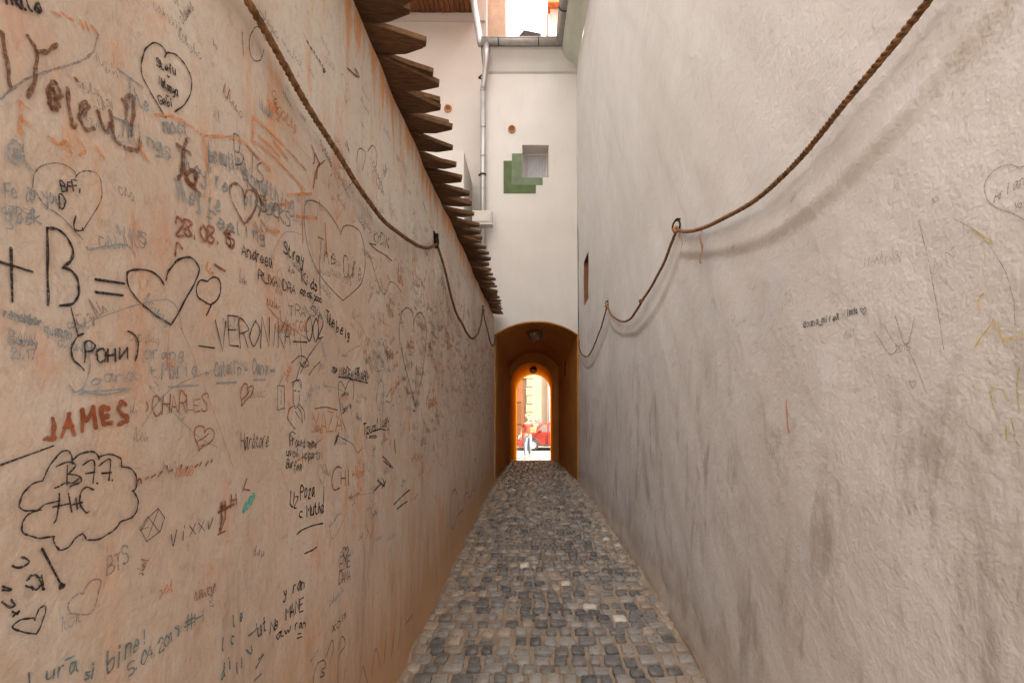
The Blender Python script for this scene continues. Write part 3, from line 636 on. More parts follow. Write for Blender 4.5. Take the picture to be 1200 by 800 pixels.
ropeL = rope(LEFT_SPANS, left_x, 1, .0098, 'thick twisted rope sagging along the graffiti wall')
ropeR = rope(RIGHT_SPANS, right_x, -1, .0098, 'twisted rope sagging along the bare grey wall with loose strands')
def strand(y, L, r):
    z = span_z(RIGHT_SPANS, y) - .008; x = right_x(y, z) - .035; mb = MB()
    mb.tube([(x + .004*math.sin(9*k/8 + y), y + .007*math.sin(k*.9 + y*3), z - L*k/8) for k in range(9)], [r*(1.2 - .07*k + (.5 if k in (2, 3, 4) else 0)) for k in range(9)], 6)
    mb.build('loose_strand', M['thread'], ropeR, True)
strand(2.90, .115, .0021); strand(2.555, .165, .0033)
hooks = [(3.55, 2.49, 'L', 'dark iron loop holding the rope in the middle of the graffiti wall'), (6.9, 2.62, 'L', 'small wire ring just below the far shingles'), (8.80, 2.47, 'L', 'rusty hook at the left corner of the archway'),
         (3.08, 2.43, 'R', 'large black iron ring with knotted rope on the bare grey wall'), (5.9, 2.5, 'R', 'smaller iron ring beyond the slack rope on the grey wall'), (8.70, 2.37, 'R', 'rusty hook at the right corner of the archway')]
for y, z, sd_, lab in hooks:
    fx, s = (left_x, 1) if sd_ == 'L' else (right_x, -1); x = fx(y, z)
    t = thing('rope_ring', lab, 'ring', (x, y, z), 'iron rings carrying the two ropes')
    big = (y, sd_) in ((3.08, 'R'),); R_ = .034 if big else .030 if y < 6 else .034
    far_hook = y > 8; mat = M['rust'] if far_hook else M['iron']
    mb = MB(); n = 22; yaw = .45 if sd_ == 'R' else .2
    mb.tube([(s*(.022 + R_*math.sin(yaw)*math.sin(2*math.pi*k/n)), R_*math.cos(yaw)*math.sin(2*math.pi*k/n)*(.55 if sd_ == 'L' and y < 5 else .9), R_*(1.0 + math.cos(2*math.pi*k/n)) - .012) for k in range(n+1)], .0052 if y < 6.5 else .0042, 8, False)
    mb.build('ring', mat, t, True)
    mb = MB(); mb.tube([(-s*.02, -.008, 2*R_-.004), (s*.02, -.008, 2*R_-.004), (s*.030, 0, 2*R_-.012), (s*.02, .008, 2*R_-.004), (-s*.02, .008, 2*R_-.004)], .0042, 6)
    if sd_ == 'L' and y < 5: mb.box(-.002, .006, -.012, .012, .0, .085); mb.box(.006, .03, -.009, .009, -.03, .07)
    mb.build('staple', mat, t, True)
    k_ = MB()
    if not (sd_ == 'L' and y < 5):
        for ph_ in (0, 1):
            k_.tube([(s*(.026 + .012*math.cos(2*math.pi*k/12)), -.010 + .014*ph_ + .006*math.sin(2*math.pi*k/12), .0 + .016*math.sin(2*math.pi*k/12)) for k in range(13)], .008, 8, False)
        tag(k_.build('knot', M['thread'] if not far_hook else M['rope'], None, True), {'R': 'rope knot tied round the ' , 'L': 'rope knot tied round the '}[sd_] + lab.split(' on ')[0].split(' at ')[0], 'knot') if False else k_.build('knot', M['thread'], t, True)
    if far_hook:
        f_ = MB()
        for q in range(7): f_.tube([(s*.02, -.01, .01), (s*(.03 + .03*rnd.random()), rnd.uniform(-.06, .02), rnd.uniform(-.05, .06))], .003, 5)
        f_.build('frayed_end', M['thread'], t)
mb = MB(); ky = 3.92; kz = span_z(RIGHT_SPANS, ky); kx = right_x(ky, kz) - .045
mb.lathe([(0, -.017), (.012, -.013), (.017, 0), (.012, .013), (0, .017)], 10, Matrix.Translation((kx, ky, kz))); mb.build('knot', M['rope'], ropeR, True)

# ------------------------------------------------------------------ graffiti strokes
GRAFFITI = [
["L","marker","bold black plus sign",1,[[3.9,[623,1571,671,1569]],[3.9,[643,1592,643,1525]]],[]],
["L","marker","tall bold black letter B",0,[[3.6,[693,1633,693,1573,691,1529]],[3.7,[693,1635,708,1637,724,1629,731,1611,726,1597,715,1586]],[3.8,[715,1586,731,1583,740,1566,738,1550,727,1538,708,1531]]],[]],
["L","marker","bold black equals sign",1,[[4.6,[769,1583,823,1589]],[4.6,[769,1564,821,1570]]],[]],
["L","marker","large black outlined heart",0,[[3.5,[912,1608,895,1621,865,1621,836,1613,827,1604,834,1583,859,1562,892,1549,928,1539]],[3.9,[928,1539,965,1583,1003,1634,1015,1664,999,1677,974,1673,944,1655,924,1634,919,1618]]],[]],
["L","marker","small black heart balloon with a short tail",0,[[3.5,[1044,1645,1020,1640,1006,1625,1008,1608,1030,1601,1052,1598]],[3.7,[1052,1598,1076,1615,1087,1639,1081,1656,1064,1659,1044,1645]],[3.6,[1052,1598,1046,1587,1037,1573]]],[]],
["L","marker","black Cyrillic name in round brackets",0,[[2.9,[725,1531,735,1494]],[3.0,[745,1498,730,1488,724,1472,729,1458,744,1445]],[3.4,[828,1513,844,1507,851,1492,843,1467]],[3.0,[747,1485,747,1472,745,1457]],[3.0,[747,1485,756,1489,764,1484,760,1475,747,1471]],[3.1,[784,1471,783,1465,780,1461,775,1459,771,1460,768,1464,767,1469,768,1474,771,1478,776,1480,780,1479,783,1476,784,1471]],[3.2,[789,1481,788,1462]],[3.2,[803,1483,803,1463]],[3.2,[788,1471,803,1474]],[3.3,[812,1485,811,1468]],[3.3,[811,1468,827,1487]],[3.3,[827,1487,827,1469]]],[]],
["L","marker","tall black capital letters with underscores and numerals",0,[[3.0,[1007,1509,1062,1510]]],[["VERONIKA",1068,1509,1408,1552,66,3.5],["_",1408,1569,1501,1580,68,4.2],["002",1507,1578,1645,1595,68,4.5]]],
["L","rust_paint","thick red-brown capital name",0,[[6.9,[695,1378,696,1356,690,1348,681,1351]],[7.1,[705,1351,717,1382]],[7.2,[717,1382,726,1353]],[7.2,[709,1363,722,1365]],[7.4,[736,1355,738,1386]],[7.4,[738,1386,747,1371]],[7.5,[747,1371,759,1391]],[7.6,[759,1391,764,1361]],[7.8,[790,1391,774,1390,775,1364,793,1367]],[7.8,[775,1377,788,1379]],[8.1,[823,1396,811,1395,805,1387,816,1380,824,1373,819,1365,805,1364]]],[]],
["L","brown","thin brown capital name",0,[[2.5,[867,1400,870,1391,866,1383]]],[["CHARLES",880,1379,1033,1383,32,2.7]]],
["L","marker","black speech cloud with initials and an exclamation mark",0,[[2.5,[680,1298,687,1312,701,1328,715,1331,720,1323,721,1312]],[2.7,[720,1316,736,1325,754,1326,764,1320,765,1313]],[2.8,[764,1317,788,1319,806,1310,809,1298]],[3.0,[809,1298,829,1290,839,1274,837,1258,829,1255]],[3.0,[829,1255,840,1242,842,1229,834,1217,823,1212,802,1210]],[2.7,[802,1210,795,1203,782,1198,766,1195,748,1198,741,1202,736,1210]],[2.5,[736,1210,723,1204,715,1197,704,1196,697,1203,693,1212,694,1218]],[2.4,[694,1218,676,1219,665,1224,655,1232,652,1242,655,1250,665,1256,677,1257]],[2.4,[679,1296,666,1293,655,1285,649,1272,651,1264,660,1259,670,1257,683,1263,702,1265]],[2.6,[695,1283,710,1286,721,1285,730,1290]],[2.6,[713,1311,712,1284]],[2.6,[697,1312,715,1315,725,1308,713,1299]],[2.6,[713,1299,730,1293,733,1285,717,1282]],[2.7,[737,1308,755,1312,753,1280]],[2.7,[743,1295,759,1295]],[2.8,[767,1304,787,1311,783,1279]],[2.8,[771,1292,790,1291]],[2.7,[761,1278,763,1278]],[2.8,[790,1279,791,1279]],[2.5,[702,1274,700,1243,695,1235]],[2.6,[715,1271,720,1244]],[2.5,[693,1257,717,1257]],[2.6,[720,1254,736,1254]],[2.6,[726,1262,728,1246]],[2.7,[755,1269,745,1276,734,1268,733,1251,744,1238,749,1240]]],[]],
["L","marker","bold black exclamation stroke with a dot",0,[[4.0,[680,1206,705,1153]],[4.1,[710,1145,709,1143,707,1143,705,1144,705,1146,705,1148,707,1148,709,1146,710,1145]]],[]],
["L","marker","black heart holding three small names",0,[[2.6,[927,2032,917,2036,902,2030,886,2013,875,1991,871,1966,877,1951,898,1934,917,1920,930,1914]],[2.8,[925,2021,931,2033,952,2043,976,2041,992,2025,990,1997,976,1966,951,1937]]],[["Stefu",906,1993,954,2006,15,2.5],["+",927,1984,938,1989,8,2.0],["Natanya",910,1962,957,1969,16,2.5],["+",924,1948,934,1952,8,2.0],["Gabi",909,1929,948,1944,14,2.5]]],
["L","marker","heavy black word at the top edge",0,[],[["male",641,1898,690,1922,17,3.4]]],
["L","brown_paint","big faded brown brush writing",0,[[5.3,[635,1857,641,1822,646,1796]],[5.6,[667,1876,678,1868,681,1852,676,1821,667,1798]],[5.8,[681,1865,697,1878,711,1893]],[5.9,[714,1826,712,1816,709,1807,705,1802,700,1802,697,1807,696,1815,697,1825,701,1834,705,1839,709,1840,713,1835,714,1826]],[5.9,[707,1818,707,1812,705,1806,702,1803,700,1803,698,1807,697,1813,698,1819,700,1825,702,1828,705,1828,707,1825,707,1818]],[6.1,[726,1843,727,1812,731,1793,740,1800]],[6.2,[737,1863,739,1862]],[6.3,[751,1819,761,1837,756,1843,748,1831,746,1810,755,1801,768,1812]],[6.6,[779,1841,784,1822,794,1818,803,1834]],[6.7,[802,1855,804,1826,810,1811,821,1813]],[6.9,[835,1887,832,1858]],[7.0,[826,1885,847,1904,854,1896,847,1866,840,1834]],[7.1,[828,1811,848,1813,860,1823,863,1843]],[8.1,[953,1876,973,1877,993,1877]],[8.1,[979,1898,971,1861,966,1835,957,1815]],[8.2,[971,1850,977,1832,987,1823]],[8.3,[1005,1839,1004,1831,1000,1823,994,1819,988,1819,984,1822,982,1829,984,1837,988,1844,993,1849,999,1849,1004,1846,1005,1839]],[8.4,[977,1822,1010,1814,1020,1811]]],[]],
["L","orange","faded orange underline and letters",0,[[3.8,[656,1785,658,1762,658,1742]],[3.9,[658,1762,672,1763]],[4.2,[696,1760,709,1755,721,1765,730,1755]],[4.3,[741,1777,751,1769,744,1757]],[4.5,[770,1783,786,1772]],[5.1,[859,1837,868,1823,882,1814]],[3.9,[658,1784,669,1781]]],[]],
["L","orange","orange brush stripe",0,[[5.4,[901,1905,942,1924,972,1930,1014,1930,1046,1941,1088,1964,1135,1981,1179,1990,1223,1987,1282,1981]],[5.2,[1028,1928,1034,1891,1037,1866]]],[]],
["L","orange","orange slanted frame",1,[[6.7,[1205,2069,1269,2072,1339,2076,1429,2077,1507,2078]],[6.0,[1205,2065,1201,2011]],[6.6,[1201,2011,1269,2020,1347,2017,1494,2017]],[6.4,[1230,2036,1285,2038,1328,2035]],[6.7,[1302,2060,1373,2050]]],[]],
["L","orange","short orange smears",0,[[4.1,[704,1936,717,1939]],[4.2,[719,1945,737,1948]],[4.4,[749,1957,755,1949]],[4.4,[759,1961,765,1953]],[4.5,[770,1964,781,1962]],[8.5,[1377,1955,1544,2028]],[8.8,[1436,1917,1591,1965]],[7.9,[1305,1898,1419,1949]],[7.5,[1241,1839,1275,1829,1333,1842]],[8.6,[1475,2014,1478,1858]],[9.7,[1649,1972,1668,1873]],[9.4,[1613,1857,1611,1736]]],[]],
["L","blue","pale blue handwritten sentence in several lines",0,[[3.7,[821,1933,875,1936]],[3.7,[848,1934,842,1880]],[3.6,[807,1848,857,1860]],[3.6,[832,1856,825,1826]],[4.5,[1044,1913,1042,1864]]],[["he",856,1892,893,1906,25,3.8],["most",921,1887,990,1910,27,4.1],["hings",840,1825,942,1849,30,3.9],["beautiful",1041,1893,1185,1923,33,4.8],["They're",955,1834,1105,1849,34,4.5],["They're",947,1776,1083,1793,34,4.4],["something",1160,1902,1425,1922,37,5.6],["feeling",1036,1759,1261,1789,27,5.0],["pictures",1165,1847,1350,1895,25,5.4]]],
["L","blue","pale blue scrawl beside the left edge",0,[[3.3,[657,1713,654,1706,650,1702,645,1702,642,1706,641,1713,643,1721,647,1727,651,1731,655,1730,658,1726,659,1718,657,1710]],[3.3,[661,1731,662,1714,672,1702]],[3.3,[654,1716,654,1713,653,1711,651,1709,649,1709,648,1711,648,1713,648,1716,649,1719,651,1720,653,1720,654,1719,654,1716]]],[["Fe do you",636,1652,714,1674,20,2.2],["geek",637,1621,688,1634,22,2.4],["dance",632,1632,677,1648,13,1.6]]],
["L","ink","faint grey heart around three initials",0,[[1.5,[673,1681,674,1695,681,1709,697,1723,717,1732,733,1730,738,1723]],[1.6,[734,1718,744,1732,758,1741,771,1743,780,1733,780,1709,769,1687,747,1649]],[1.5,[673,1681,689,1664,714,1656,747,1636]]],[]],
["L","marker","small black initials in a column",0,[[2.5,[736,1666,733,1647,746,1649,747,1653]]],[["BFF,",713,1692,749,1707,15,2.5],["D",710,1667,720,1670,17,2.5]]],
["L","brown","brown date and brush marks",0,[[4.4,[944,1668,950,1693,965,1686]],[5.0,[1064,1684,1098,1678]]],[["28.08.15",946,1708,1134,1740,31,4.9]]],
["L","blue","grey word beside the big heart",0,[[2.7,[754,1627,761,1626,791,1640,819,1650,836,1651,847,1640]]],[["WINS",811,1664,871,1668,17,2.8]]],
["L","marker","black name written in slanting lower case",0,[],[["S.",1099,1739,1137,1741,24,3.2],["Andreea",1157,1730,1297,1737,27,3.5]]],
["L","marker","black capital name above the long tall word",0,[],[["RUXANDRA",1225,1692,1434,1699,24,3.2]]],
["L","marker","black two-word scrawl",0,[],[["Stray",1358,1792,1486,1791,31,4.5],["Kids",1471,1743,1597,1741,31,4.8],["02.05.2000",1467,1708,1625,1711,15,3.9]]],
["L","ink","three black capitals stepping down",0,[[3.1,[1179,1988,1230,1980]],[3.1,[1204,1982,1200,1934]],[3.2,[1242,1978,1227,1966,1227,1954,1250,1948,1246,1934,1226,1925]]],[["B",1133,1919,1167,1935,67,3.0]]],
["L","ink","dark capital word slanting down",0,[[3.0,[1178,1922,1180,1888]],[3.1,[1174,1909,1210,1900]]],[["SUCKS",1229,1861,1394,1876,37,3.4]]],
["L","brown_paint","brown brush heart",0,[[5.7,[1166,1858,1156,1880,1129,1878,1111,1863,1114,1842,1139,1818,1165,1804]],[6.0,[1165,1804,1209,1847,1222,1878,1210,1896,1184,1889,1166,1862]],[6.3,[1270,1946,1254,1897,1229,1842]],[6.2,[1214,1902,1250,1875]]],[]],
["L","ink","very large thin black heart",0,[[3.5,[1771,1987,1712,2005,1632,2020,1557,2010,1505,1985,1485,1939,1497,1886,1536,1835,1627,1793,1727,1769,1805,1755]],[4.1,[1771,1976,1803,2013,1894,2047,1977,2052,2023,2007,2031,1935,1989,1864,1901,1809,1805,1755]]],[["The",1592,1851,1756,1863,56,3.6],["Cure",1800,1844,1999,1866,70,4.1]]],
["L","grey","grey capital word",0,[],[["TRANSM",1397,1633,1610,1668,30,3.8]]],
["L","marker","short black scrawl sloping down",0,[],[["The",1660,1655,1742,1647,34,4.9],["be",1750,1639,1817,1630,39,5.1],["ig",1825,1628,1869,1624,31,5.3]]],
["L","ink","small black capitals with an arrow line",0,[[5.2,[2085,2043,2180,2047,2325,2059,2408,2058]],[4.9,[2097,2046,2183,2066]]],[["KYCIK",2147,2073,2351,2105,49,5.2]]],
["L","ink","thin tall double heart",0,[[6.2,[2565,1691,2540,1760,2578,1838,2681,1887,2822,1903,2891,1863,2893,1815]],[7.1,[2892,1834,2964,1899,3088,1935,3190,1910,3232,1831,3211,1748]],[6.3,[2580,1692,2675,1578,2922,1371]],[7.1,[3233,1766,3103,1555,2922,1371]]],[]],
["L","blue","long blue-grey cursive line of names with underlines",0,[[2.6,[736,1410,763,1415,829,1421]],[3.2,[921,1426,1008,1432]],[3.7,[1070,1437,1147,1442]],[4.2,[1219,1449,1272,1453]],[2.5,[750,1488,755,1457,745,1425,730,1413,720,1422]],[2.6,[736,1415,778,1410,835,1421]]],[["oana",754,1423,848,1437,17,2.7],["+",871,1444,887,1444,15,2.9],["Maria",901,1436,1008,1450,32,3.2],["+",1025,1451,1043,1452,12,3.4],["Catalin",1061,1451,1165,1462,28,3.7],["+",1175,1465,1193,1466,12,3.9],["Oana",1211,1463,1283,1468,33,4.2],["=",1295,1471,1320,1473,13,4.4]]],
["L","blue","pale blue words along the left side",0,[],[["remember",631,1503,682,1500,13,2.2],["quanno",684,1491,725,1487,14,2.3],["BAAN",637,1472,671,1474,15,2.2],["23.17",638,1453,671,1456,13,2.2],["orang",862,1472,965,1480,20,3.0],["oamy",637,1470,676,1473,11,2.2]]],
["L","ink","black line sketch of a head with long hair and shoulders",0,[[3.5,[1618,1594,1538,1541,1470,1478]],[3.4,[1471,1584,1477,1523,1440,1458]],[3.4,[1413,1506,1465,1529,1513,1526,1532,1510,1495,1500,1465,1510]],[3.4,[1477,1498,1501,1518,1513,1506]],[3.3,[1418,1447,1423,1400,1434,1381,1456,1393,1462,1419]],[3.3,[1418,1443,1434,1457,1463,1454,1475,1437]],[3.3,[1412,1452,1464,1461,1481,1444]],[3.3,[1428,1429,1440,1429]],[3.4,[1451,1427,1463,1427]],[3.3,[1434,1388,1398,1377,1390,1354,1415,1336,1435,1321]],[3.4,[1445,1386,1473,1366,1478,1338]],[3.4,[1456,1393,1491,1373,1496,1345]],[3.3,[1434,1371,1461,1351]],[3.6,[1532,1479,1575,1505,1613,1524]]],[]],
["L","ink","small upright black box of writing",1,[[2.7,[1331,1440,1335,1376]],[2.7,[1367,1439,1370,1379]],[2.7,[1331,1440,1367,1439]],[2.7,[1335,1376,1370,1382]],[2.7,[1339,1442,1357,1468]],[2.7,[1349,1431,1349,1422]],[2.7,[1350,1416,1351,1391]]],[]],
["L","marker","underlined small black block capitals",0,[[4.7,[1715,1514,1752,1511,1736,1498,1707,1502]],[4.7,[1715,1509,1752,1502]],[5.2,[1766,1485,1879,1481,2045,1472]],[5.3,[1941,1520,1957,1530,1950,1507]]],[["MIRCEA",1774,1489,1903,1486,28,4.3],["ERNARD",1919,1483,2044,1478,33,4.6]]],
["L","ink","thin black lower-case word",0,[],[["Hardcore",1164,1291,1298,1283,37,3.0]]],
["L","ink","three lines of thin black script",0,[[3.4,[1407,1283,1401,1307,1415,1315,1435,1309]]],[["Prosed smene",1403,1278,1586,1255,27,3.6],["uvol upparti",1386,1252,1610,1217,22,3.6],["Burfea",1387,1222,1474,1201,24,3.5]]],
["L","marker","underlined black script signature",0,[[5.7,[2117,1277,2206,1279,2310,1269]]],[["Tpum",2009,1266,2159,1274,45,5.4],["lluey",2159,1278,2397,1292,46,5.9]]],
["L","ink","tiny black caption",0,[[4.9,[2079,1251,2109,1252,2141,1247,2173,1248]],[4.9,[2079,1258,2161,1256]]],[]],
["L","marker","two slanting lines of black script",0,[[4.6,[1453,1022,1483,1027,1535,1027,1620,1014]],[4.6,[1498,956,1535,952,1574,951]],[4.9,[1631,1131,1621,1076,1614,1050]]],[["Uz",1409,1114,1452,1095,43,4.3],["Poza",1471,1118,1561,1114,40,4.6],["c Mutha",1463,1064,1627,1048,33,4.7]]],
["L","orange","orange capital word",0,[],[["YAZA",1550,1307,1785,1296,58,6.1]]],
["L","brown","grey-brown capitals with a long C",0,[[5.5,[1785,1165,1747,1176,1708,1158,1697,1126,1719,1102,1767,1100]],[5.7,[1785,1153,1784,1109]],[5.8,[1824,1154,1824,1099]],[5.7,[1785,1132,1824,1126]],[5.9,[1855,1153,1857,1097]]],[]],
["L","teal_paint","short teal paint dab",0,[[18.0,[1180,1150,1202,1162,1226,1173]]],[]],
["L","grey","faint grey capitals",0,[],[["BTS",778,1135,822,1142,27,2.7]]],
["L","ink","pencilled six-sided emblem with initials",1,[[1.9,[859,1200,891,1214,908,1194,896,1173,862,1164,847,1188,859,1200]],[1.8,[847,1188,865,1187]],[1.8,[848,1185,863,1199]],[1.9,[865,1205,892,1174]],[1.9,[864,1171,891,1211]],[1.9,[859,1200,865,1205]]],[]],
["L","ink","spaced grey lower-case letters",0,[],[["vixxv",921,1138,1064,1141,30,2.7]]],
["L","brown_paint","smeared dark brown letters",0,[[7.3,[1087,1183,1091,1153,1085,1132]],[7.3,[1081,1173,1100,1173]],[7.4,[1075,1165,1133,1170]]],[]],
["L","brown","smeared brown letters",0,[[4.0,[1100,1184,1104,1146]],[4.1,[1126,1194,1123,1168]],[4.2,[1143,1194,1147,1171]],[4.2,[1126,1182,1147,1180]],[4.3,[1172,1195,1191,1221]],[4.4,[1179,1198,1202,1192]],[4.0,[1101,1147,1083,1120]],[4.0,[1076,1120,1102,1121]]],[]],
["L","grey","small grey heart outline",0,[[2.5,[718,1105,716,1115,721,1123,734,1126,739,1122,745,1133,758,1137,768,1131,764,1114,752,1089,718,1103]]],[]],
["L","marker","small black heart near the bottom left corner",0,[[2.4,[671,1096,657,1104,644,1113,640,1119,649,1123,663,1120,669,1115]],[2.4,[669,1115,674,1126,681,1128,683,1120,678,1106,671,1096]]],[]],
["L","marker","looping black letters at the left edge",0,[[3.1,[658,1170,661,1173,665,1174,669,1172,673,1169,676,1165,677,1161,676,1157,673,1155,669,1155,665,1157,661,1160,658,1164]],[3.1,[677,1170,679,1153,682,1149]],[3.0,[642,1194,653,1189,662,1193,653,1201]],[2.9,[629,1167,640,1165,631,1173]],[2.9,[629,1153,638,1144,645,1144,641,1152]],[3.0,[642,1137,647,1132,649,1134,643,1130]]],[]],
["L","teal","teal lower-case words rising to the right",0,[[2.8,[714,1040,726,1039]],[2.5,[662,1050,663,1035]]],[["ura",684,1027,733,1015,19,2.7],["si",743,995,762,991,21,2.9],["bine!",783,985,865,993,30,3.2],["5.04.2019",823,958,943,968,21,2.8],["#H",955,969,1018,962,26,3.1]]],
["L","teal","teal letters climbing in a column",0,[[4.7,[1201,851,1233,849,1237,864]],[4.6,[1189,822,1215,802,1216,820]],[4.8,[1233,757,1271,773,1246,773]],[4.8,[1223,731,1257,730]]],[["l e",1135,895,1183,901,25,4.4],["l c",1085,867,1141,864,26,4.3],["d i",1083,810,1131,816,28,4.2],["i l",1145,790,1175,793,23,4.4]]],
["L","marker","two lines of upright black letters",0,[[4.2,[1443,731,1473,722]],[4.2,[1448,741,1468,734]]],[["y ran",1369,875,1500,855,31,4.1],["ut",1244,824,1288,825,34,3.6],["Ne",1296,808,1347,805,33,3.8],["MANE",1378,812,1481,800,33,4.1],["ran",1429,762,1495,745,22,3.7],["aw",1330,779,1410,770,21,3.7]]],
["L","ink","thin black capitals under a tiny heart",0,[[4.4,[1802,847,1786,882,1804,886,1822,871,1833,878,1852,863,1811,845]],[4.4,[1811,845,1820,833]]],[["ENE",1750,820,1869,799,42,4.4],["DANA",1743,778,1867,750,36,4.4]]],
["L","ink","long thin looping scrawl at the bottom",0,[[3.6,[1543,551,1554,584,1578,595]],[3.7,[1578,595,1623,580,1636,554,1603,558,1629,531,1590,544]],[3.8,[1637,581,1689,612,1704,577,1665,548]],[4.1,[1751,554,1783,583,1819,536,1752,524,1743,441]],[4.2,[1823,449,1805,407]]],[["xo",1689,640,1773,620,35,4.0],["is",1772,638,1822,635,27,4.1]]],
["L","marker","straight dark slanting stroke",1,[[2.8,[624,1321,693,1339]]],[]],
["L","brown","red-brown heart with scribbled names",0,[[2.9,[1025,1337,1027,1339,1033,1343,1042,1345,1052,1342,1058,1335,1058,1327,1050,1320,1038,1315,1025,1311,1015,1307,1010,1304,1008,1303,1008,1305,1007,1310,1003,1317,997,1326,993,1335,994,1343,1000,1350,1010,1352,1019,1350,1025,1345,1026,1339,1025,1337]],[2.9,[1003,1321,1019,1327,1039,1334]],[2.9,[1014,1312,1028,1316]]],[]],
["L","brown","small red-brown heart on a slant",0,[[3.4,[1192,1426,1194,1429,1199,1433,1208,1436,1215,1435,1218,1429,1215,1420,1207,1412,1196,1406,1184,1400,1175,1395,1169,1391,1167,1390,1168,1392,1168,1397,1167,1404,1164,1412,1164,1420,1167,1429,1174,1436,1183,1440,1190,1439,1193,1434,1193,1429,1192,1426]],[3.4,[1169,1404,1187,1412,1202,1426]]],[]],
["L","brown","dotted red-brown line of tiny letters",0,[[3.7,[839,1267,847,1272,851,1265]],[3.7,[859,1268,867,1271]],[3.8,[873,1269,884,1273]],[3.9,[890,1269,902,1277]],[4.0,[915,1286,920,1274,929,1275]],[4.1,[951,1273,955,1281]],[4.2,[965,1268,973,1275]],[4.3,[994,1271,1004,1276]],[4.4,[1012,1272,1018,1280]],[4.5,[1032,1271,1040,1279]],[4.6,[1049,1276,1054,1280]]],[]],
["L","lilac","pale lilac smeared capitals near the foot of the wall",0,[[8.7,[1983,310,2033,350]],[8.9,[2033,350,2089,251]],[9.6,[2145,256,2215,329,2282,202]],[10.2,[2334,213,2356,340]],[10.6,[2433,183,2477,306]],[11.1,[2536,174,2604,315]],[12.1,[2698,231,2866,206]]],[]],
["L","blue","blue-grey tall capitals in the far half",0,[],[["CLAUDIU",4176,356,7060,400,318,18.7]]],
["L","ink","thin loop of pencil",0,[[2.4,[1253,2259,1242,2237,1228,2217,1215,2206,1204,2202,1193,2205,1185,2213,1183,2228,1189,2247,1200,2267,1214,2285,1229,2297,1244,2301,1254,2297,1258,2284]],[2.3,[1156,2233,1170,2188]],[4.3,[2084,2414,2143,2471,2197,2462,2188,2403]],[4.0,[1933,2302,1970,2372,2063,2397,2012,2305]]],[]],
["L","grey","green-grey curved line",0,[[2.9,[633,1772,651,1801,673,1826,703,1854,737,1886,764,1915,776,1936,782,1961]]],[]],
["L","marker","row of small black ticks above the rope",0,[[4.7,[1498,2454,1509,2454]],[4.8,[1521,2452,1532,2452]],[4.9,[1544,2455,1550,2452]],[4.9,[1563,2452,1569,2449]],[5.0,[1582,2454,1594,2452]],[5.1,[1607,2456,1614,2452]],[5.1,[1629,2450,1626,2445,1621,2440,1615,2438,1613,2440,1615,2446,1621,2451,1626,2453,1629,2450]]],[]],
["L","brown","stepped brown letters below the rope",0,[[5.1,[1527,2163,1552,2145,1554,2120]],[5.2,[1551,2150,1578,2136]],[5.3,[1582,2125,1624,2163]],[6.1,[1820,2325,1847,2302]],[5.2,[1579,2084,1588,2141,1556,2048]],[6.3,[1824,2585,1967,2646,1918,2647]]],[]],
["L","ink","small black diamond-shaped smudges",0,[[6.5,[1727,1253,1749,1283]],[6.5,[1742,1264,1763,1291]],[8.6,[2271,1014,2320,1037]],[8.2,[2161,1022,2256,1039]],[8.5,[2206,1062,2308,1019,2279,1054]],[9.8,[2472,902,2786,917]],[9.9,[2537,867,2742,865]],[8.8,[2268,1154,2465,1080]],[8.8,[2284,1134,2429,1084]],[9.4,[2499,1213,2519,1148]],[9.5,[2546,1489,2564,1485]],[19.5,[5227,1539,5228,1505]]],[]],
["L","ink","tall thin rounded heart of script",0,[[3.6,[1764,1424,1765,1459,1797,1466,1828,1440]],[3.8,[1828,1440,1854,1468,1895,1479,1911,1448,1902,1406]],[3.6,[1764,1424,1792,1340,1830,1293]],[3.3,[1574,1376,1653,1381,1756,1371]]],[["MARIA",1787,1412,1860,1422,15,4.0],["2019",1793,1358,1883,1375,15,4.0]]],
["L","grey","pencil bow of loops",0,[[5.2,[2151,1400,2192,1473,2251,1490,2281,1438,2246,1325]],[5.5,[2327,1419,2414,1460,2420,1400,2328,1400]],[5.4,[2093,1993,2189,1911,2291,1877,2399,1960,2575,1949]],[4.4,[1756,1283,1887,1243,1941,1206,2000,1220]]],[]],
["R","marker","black handle written on the rough plaster with a heart",0,[[2.2,[1363,1636,1374,1647,1366,1648,1359,1642,1352,1648,1348,1640,1356,1630,1363,1634]]],[["@oana_mirea",1659,1638,1473,1636,21,2.6],[":",1457,1638,1448,1637,12,2.4],["insta",1436,1637,1385,1638,19,2.3]]],
["R","pencil","faint outlined heart holding two names",0,[[2.3,[891,1813,909,1815,926,1828,956,1832,978,1819,977,1794,957,1764,923,1739,883,1706]]],[["Ariana",958,1773,881,1779,20,2.3],["Yani",918,1740,877,1739,16,2.2]]],
["R","pencil","long thin pencil line",0,[[2.2,[1158,1809,1133,1721,1106,1621,1080,1508]]],[]],
["R","pencil","long curved pencil line",0,[[1.6,[1052,1775,987,1721,940,1651,919,1591,915,1537]]],[]],
["R","yellow","short yellow crayon dash",0,[[3.6,[1012,1744,983,1718,960,1699]]],[]],
["R","yellow","hooked yellow crayon curve",0,[[3.3,[979,1604,989,1601,996,1593,992,1575]]],[]],
["R","yellow","branching yellow crayon line",0,[[3.6,[960,1550,982,1529,1004,1507]],[3.4,[960,1554,950,1530,936,1512,902,1517]]],[]],
["R","green","yellow-green scribble at the right edge",0,[[3.2,[971,1416,960,1424,943,1419,935,1400]],[3.1,[940,1353,940,1329]],[3.1,[930,1369,924,1338]],[3.1,[913,1461,919,1423,914,1385]],[3.2,[971,1413,964,1384]],[3.1,[921,1328,915,1321]]],[]],
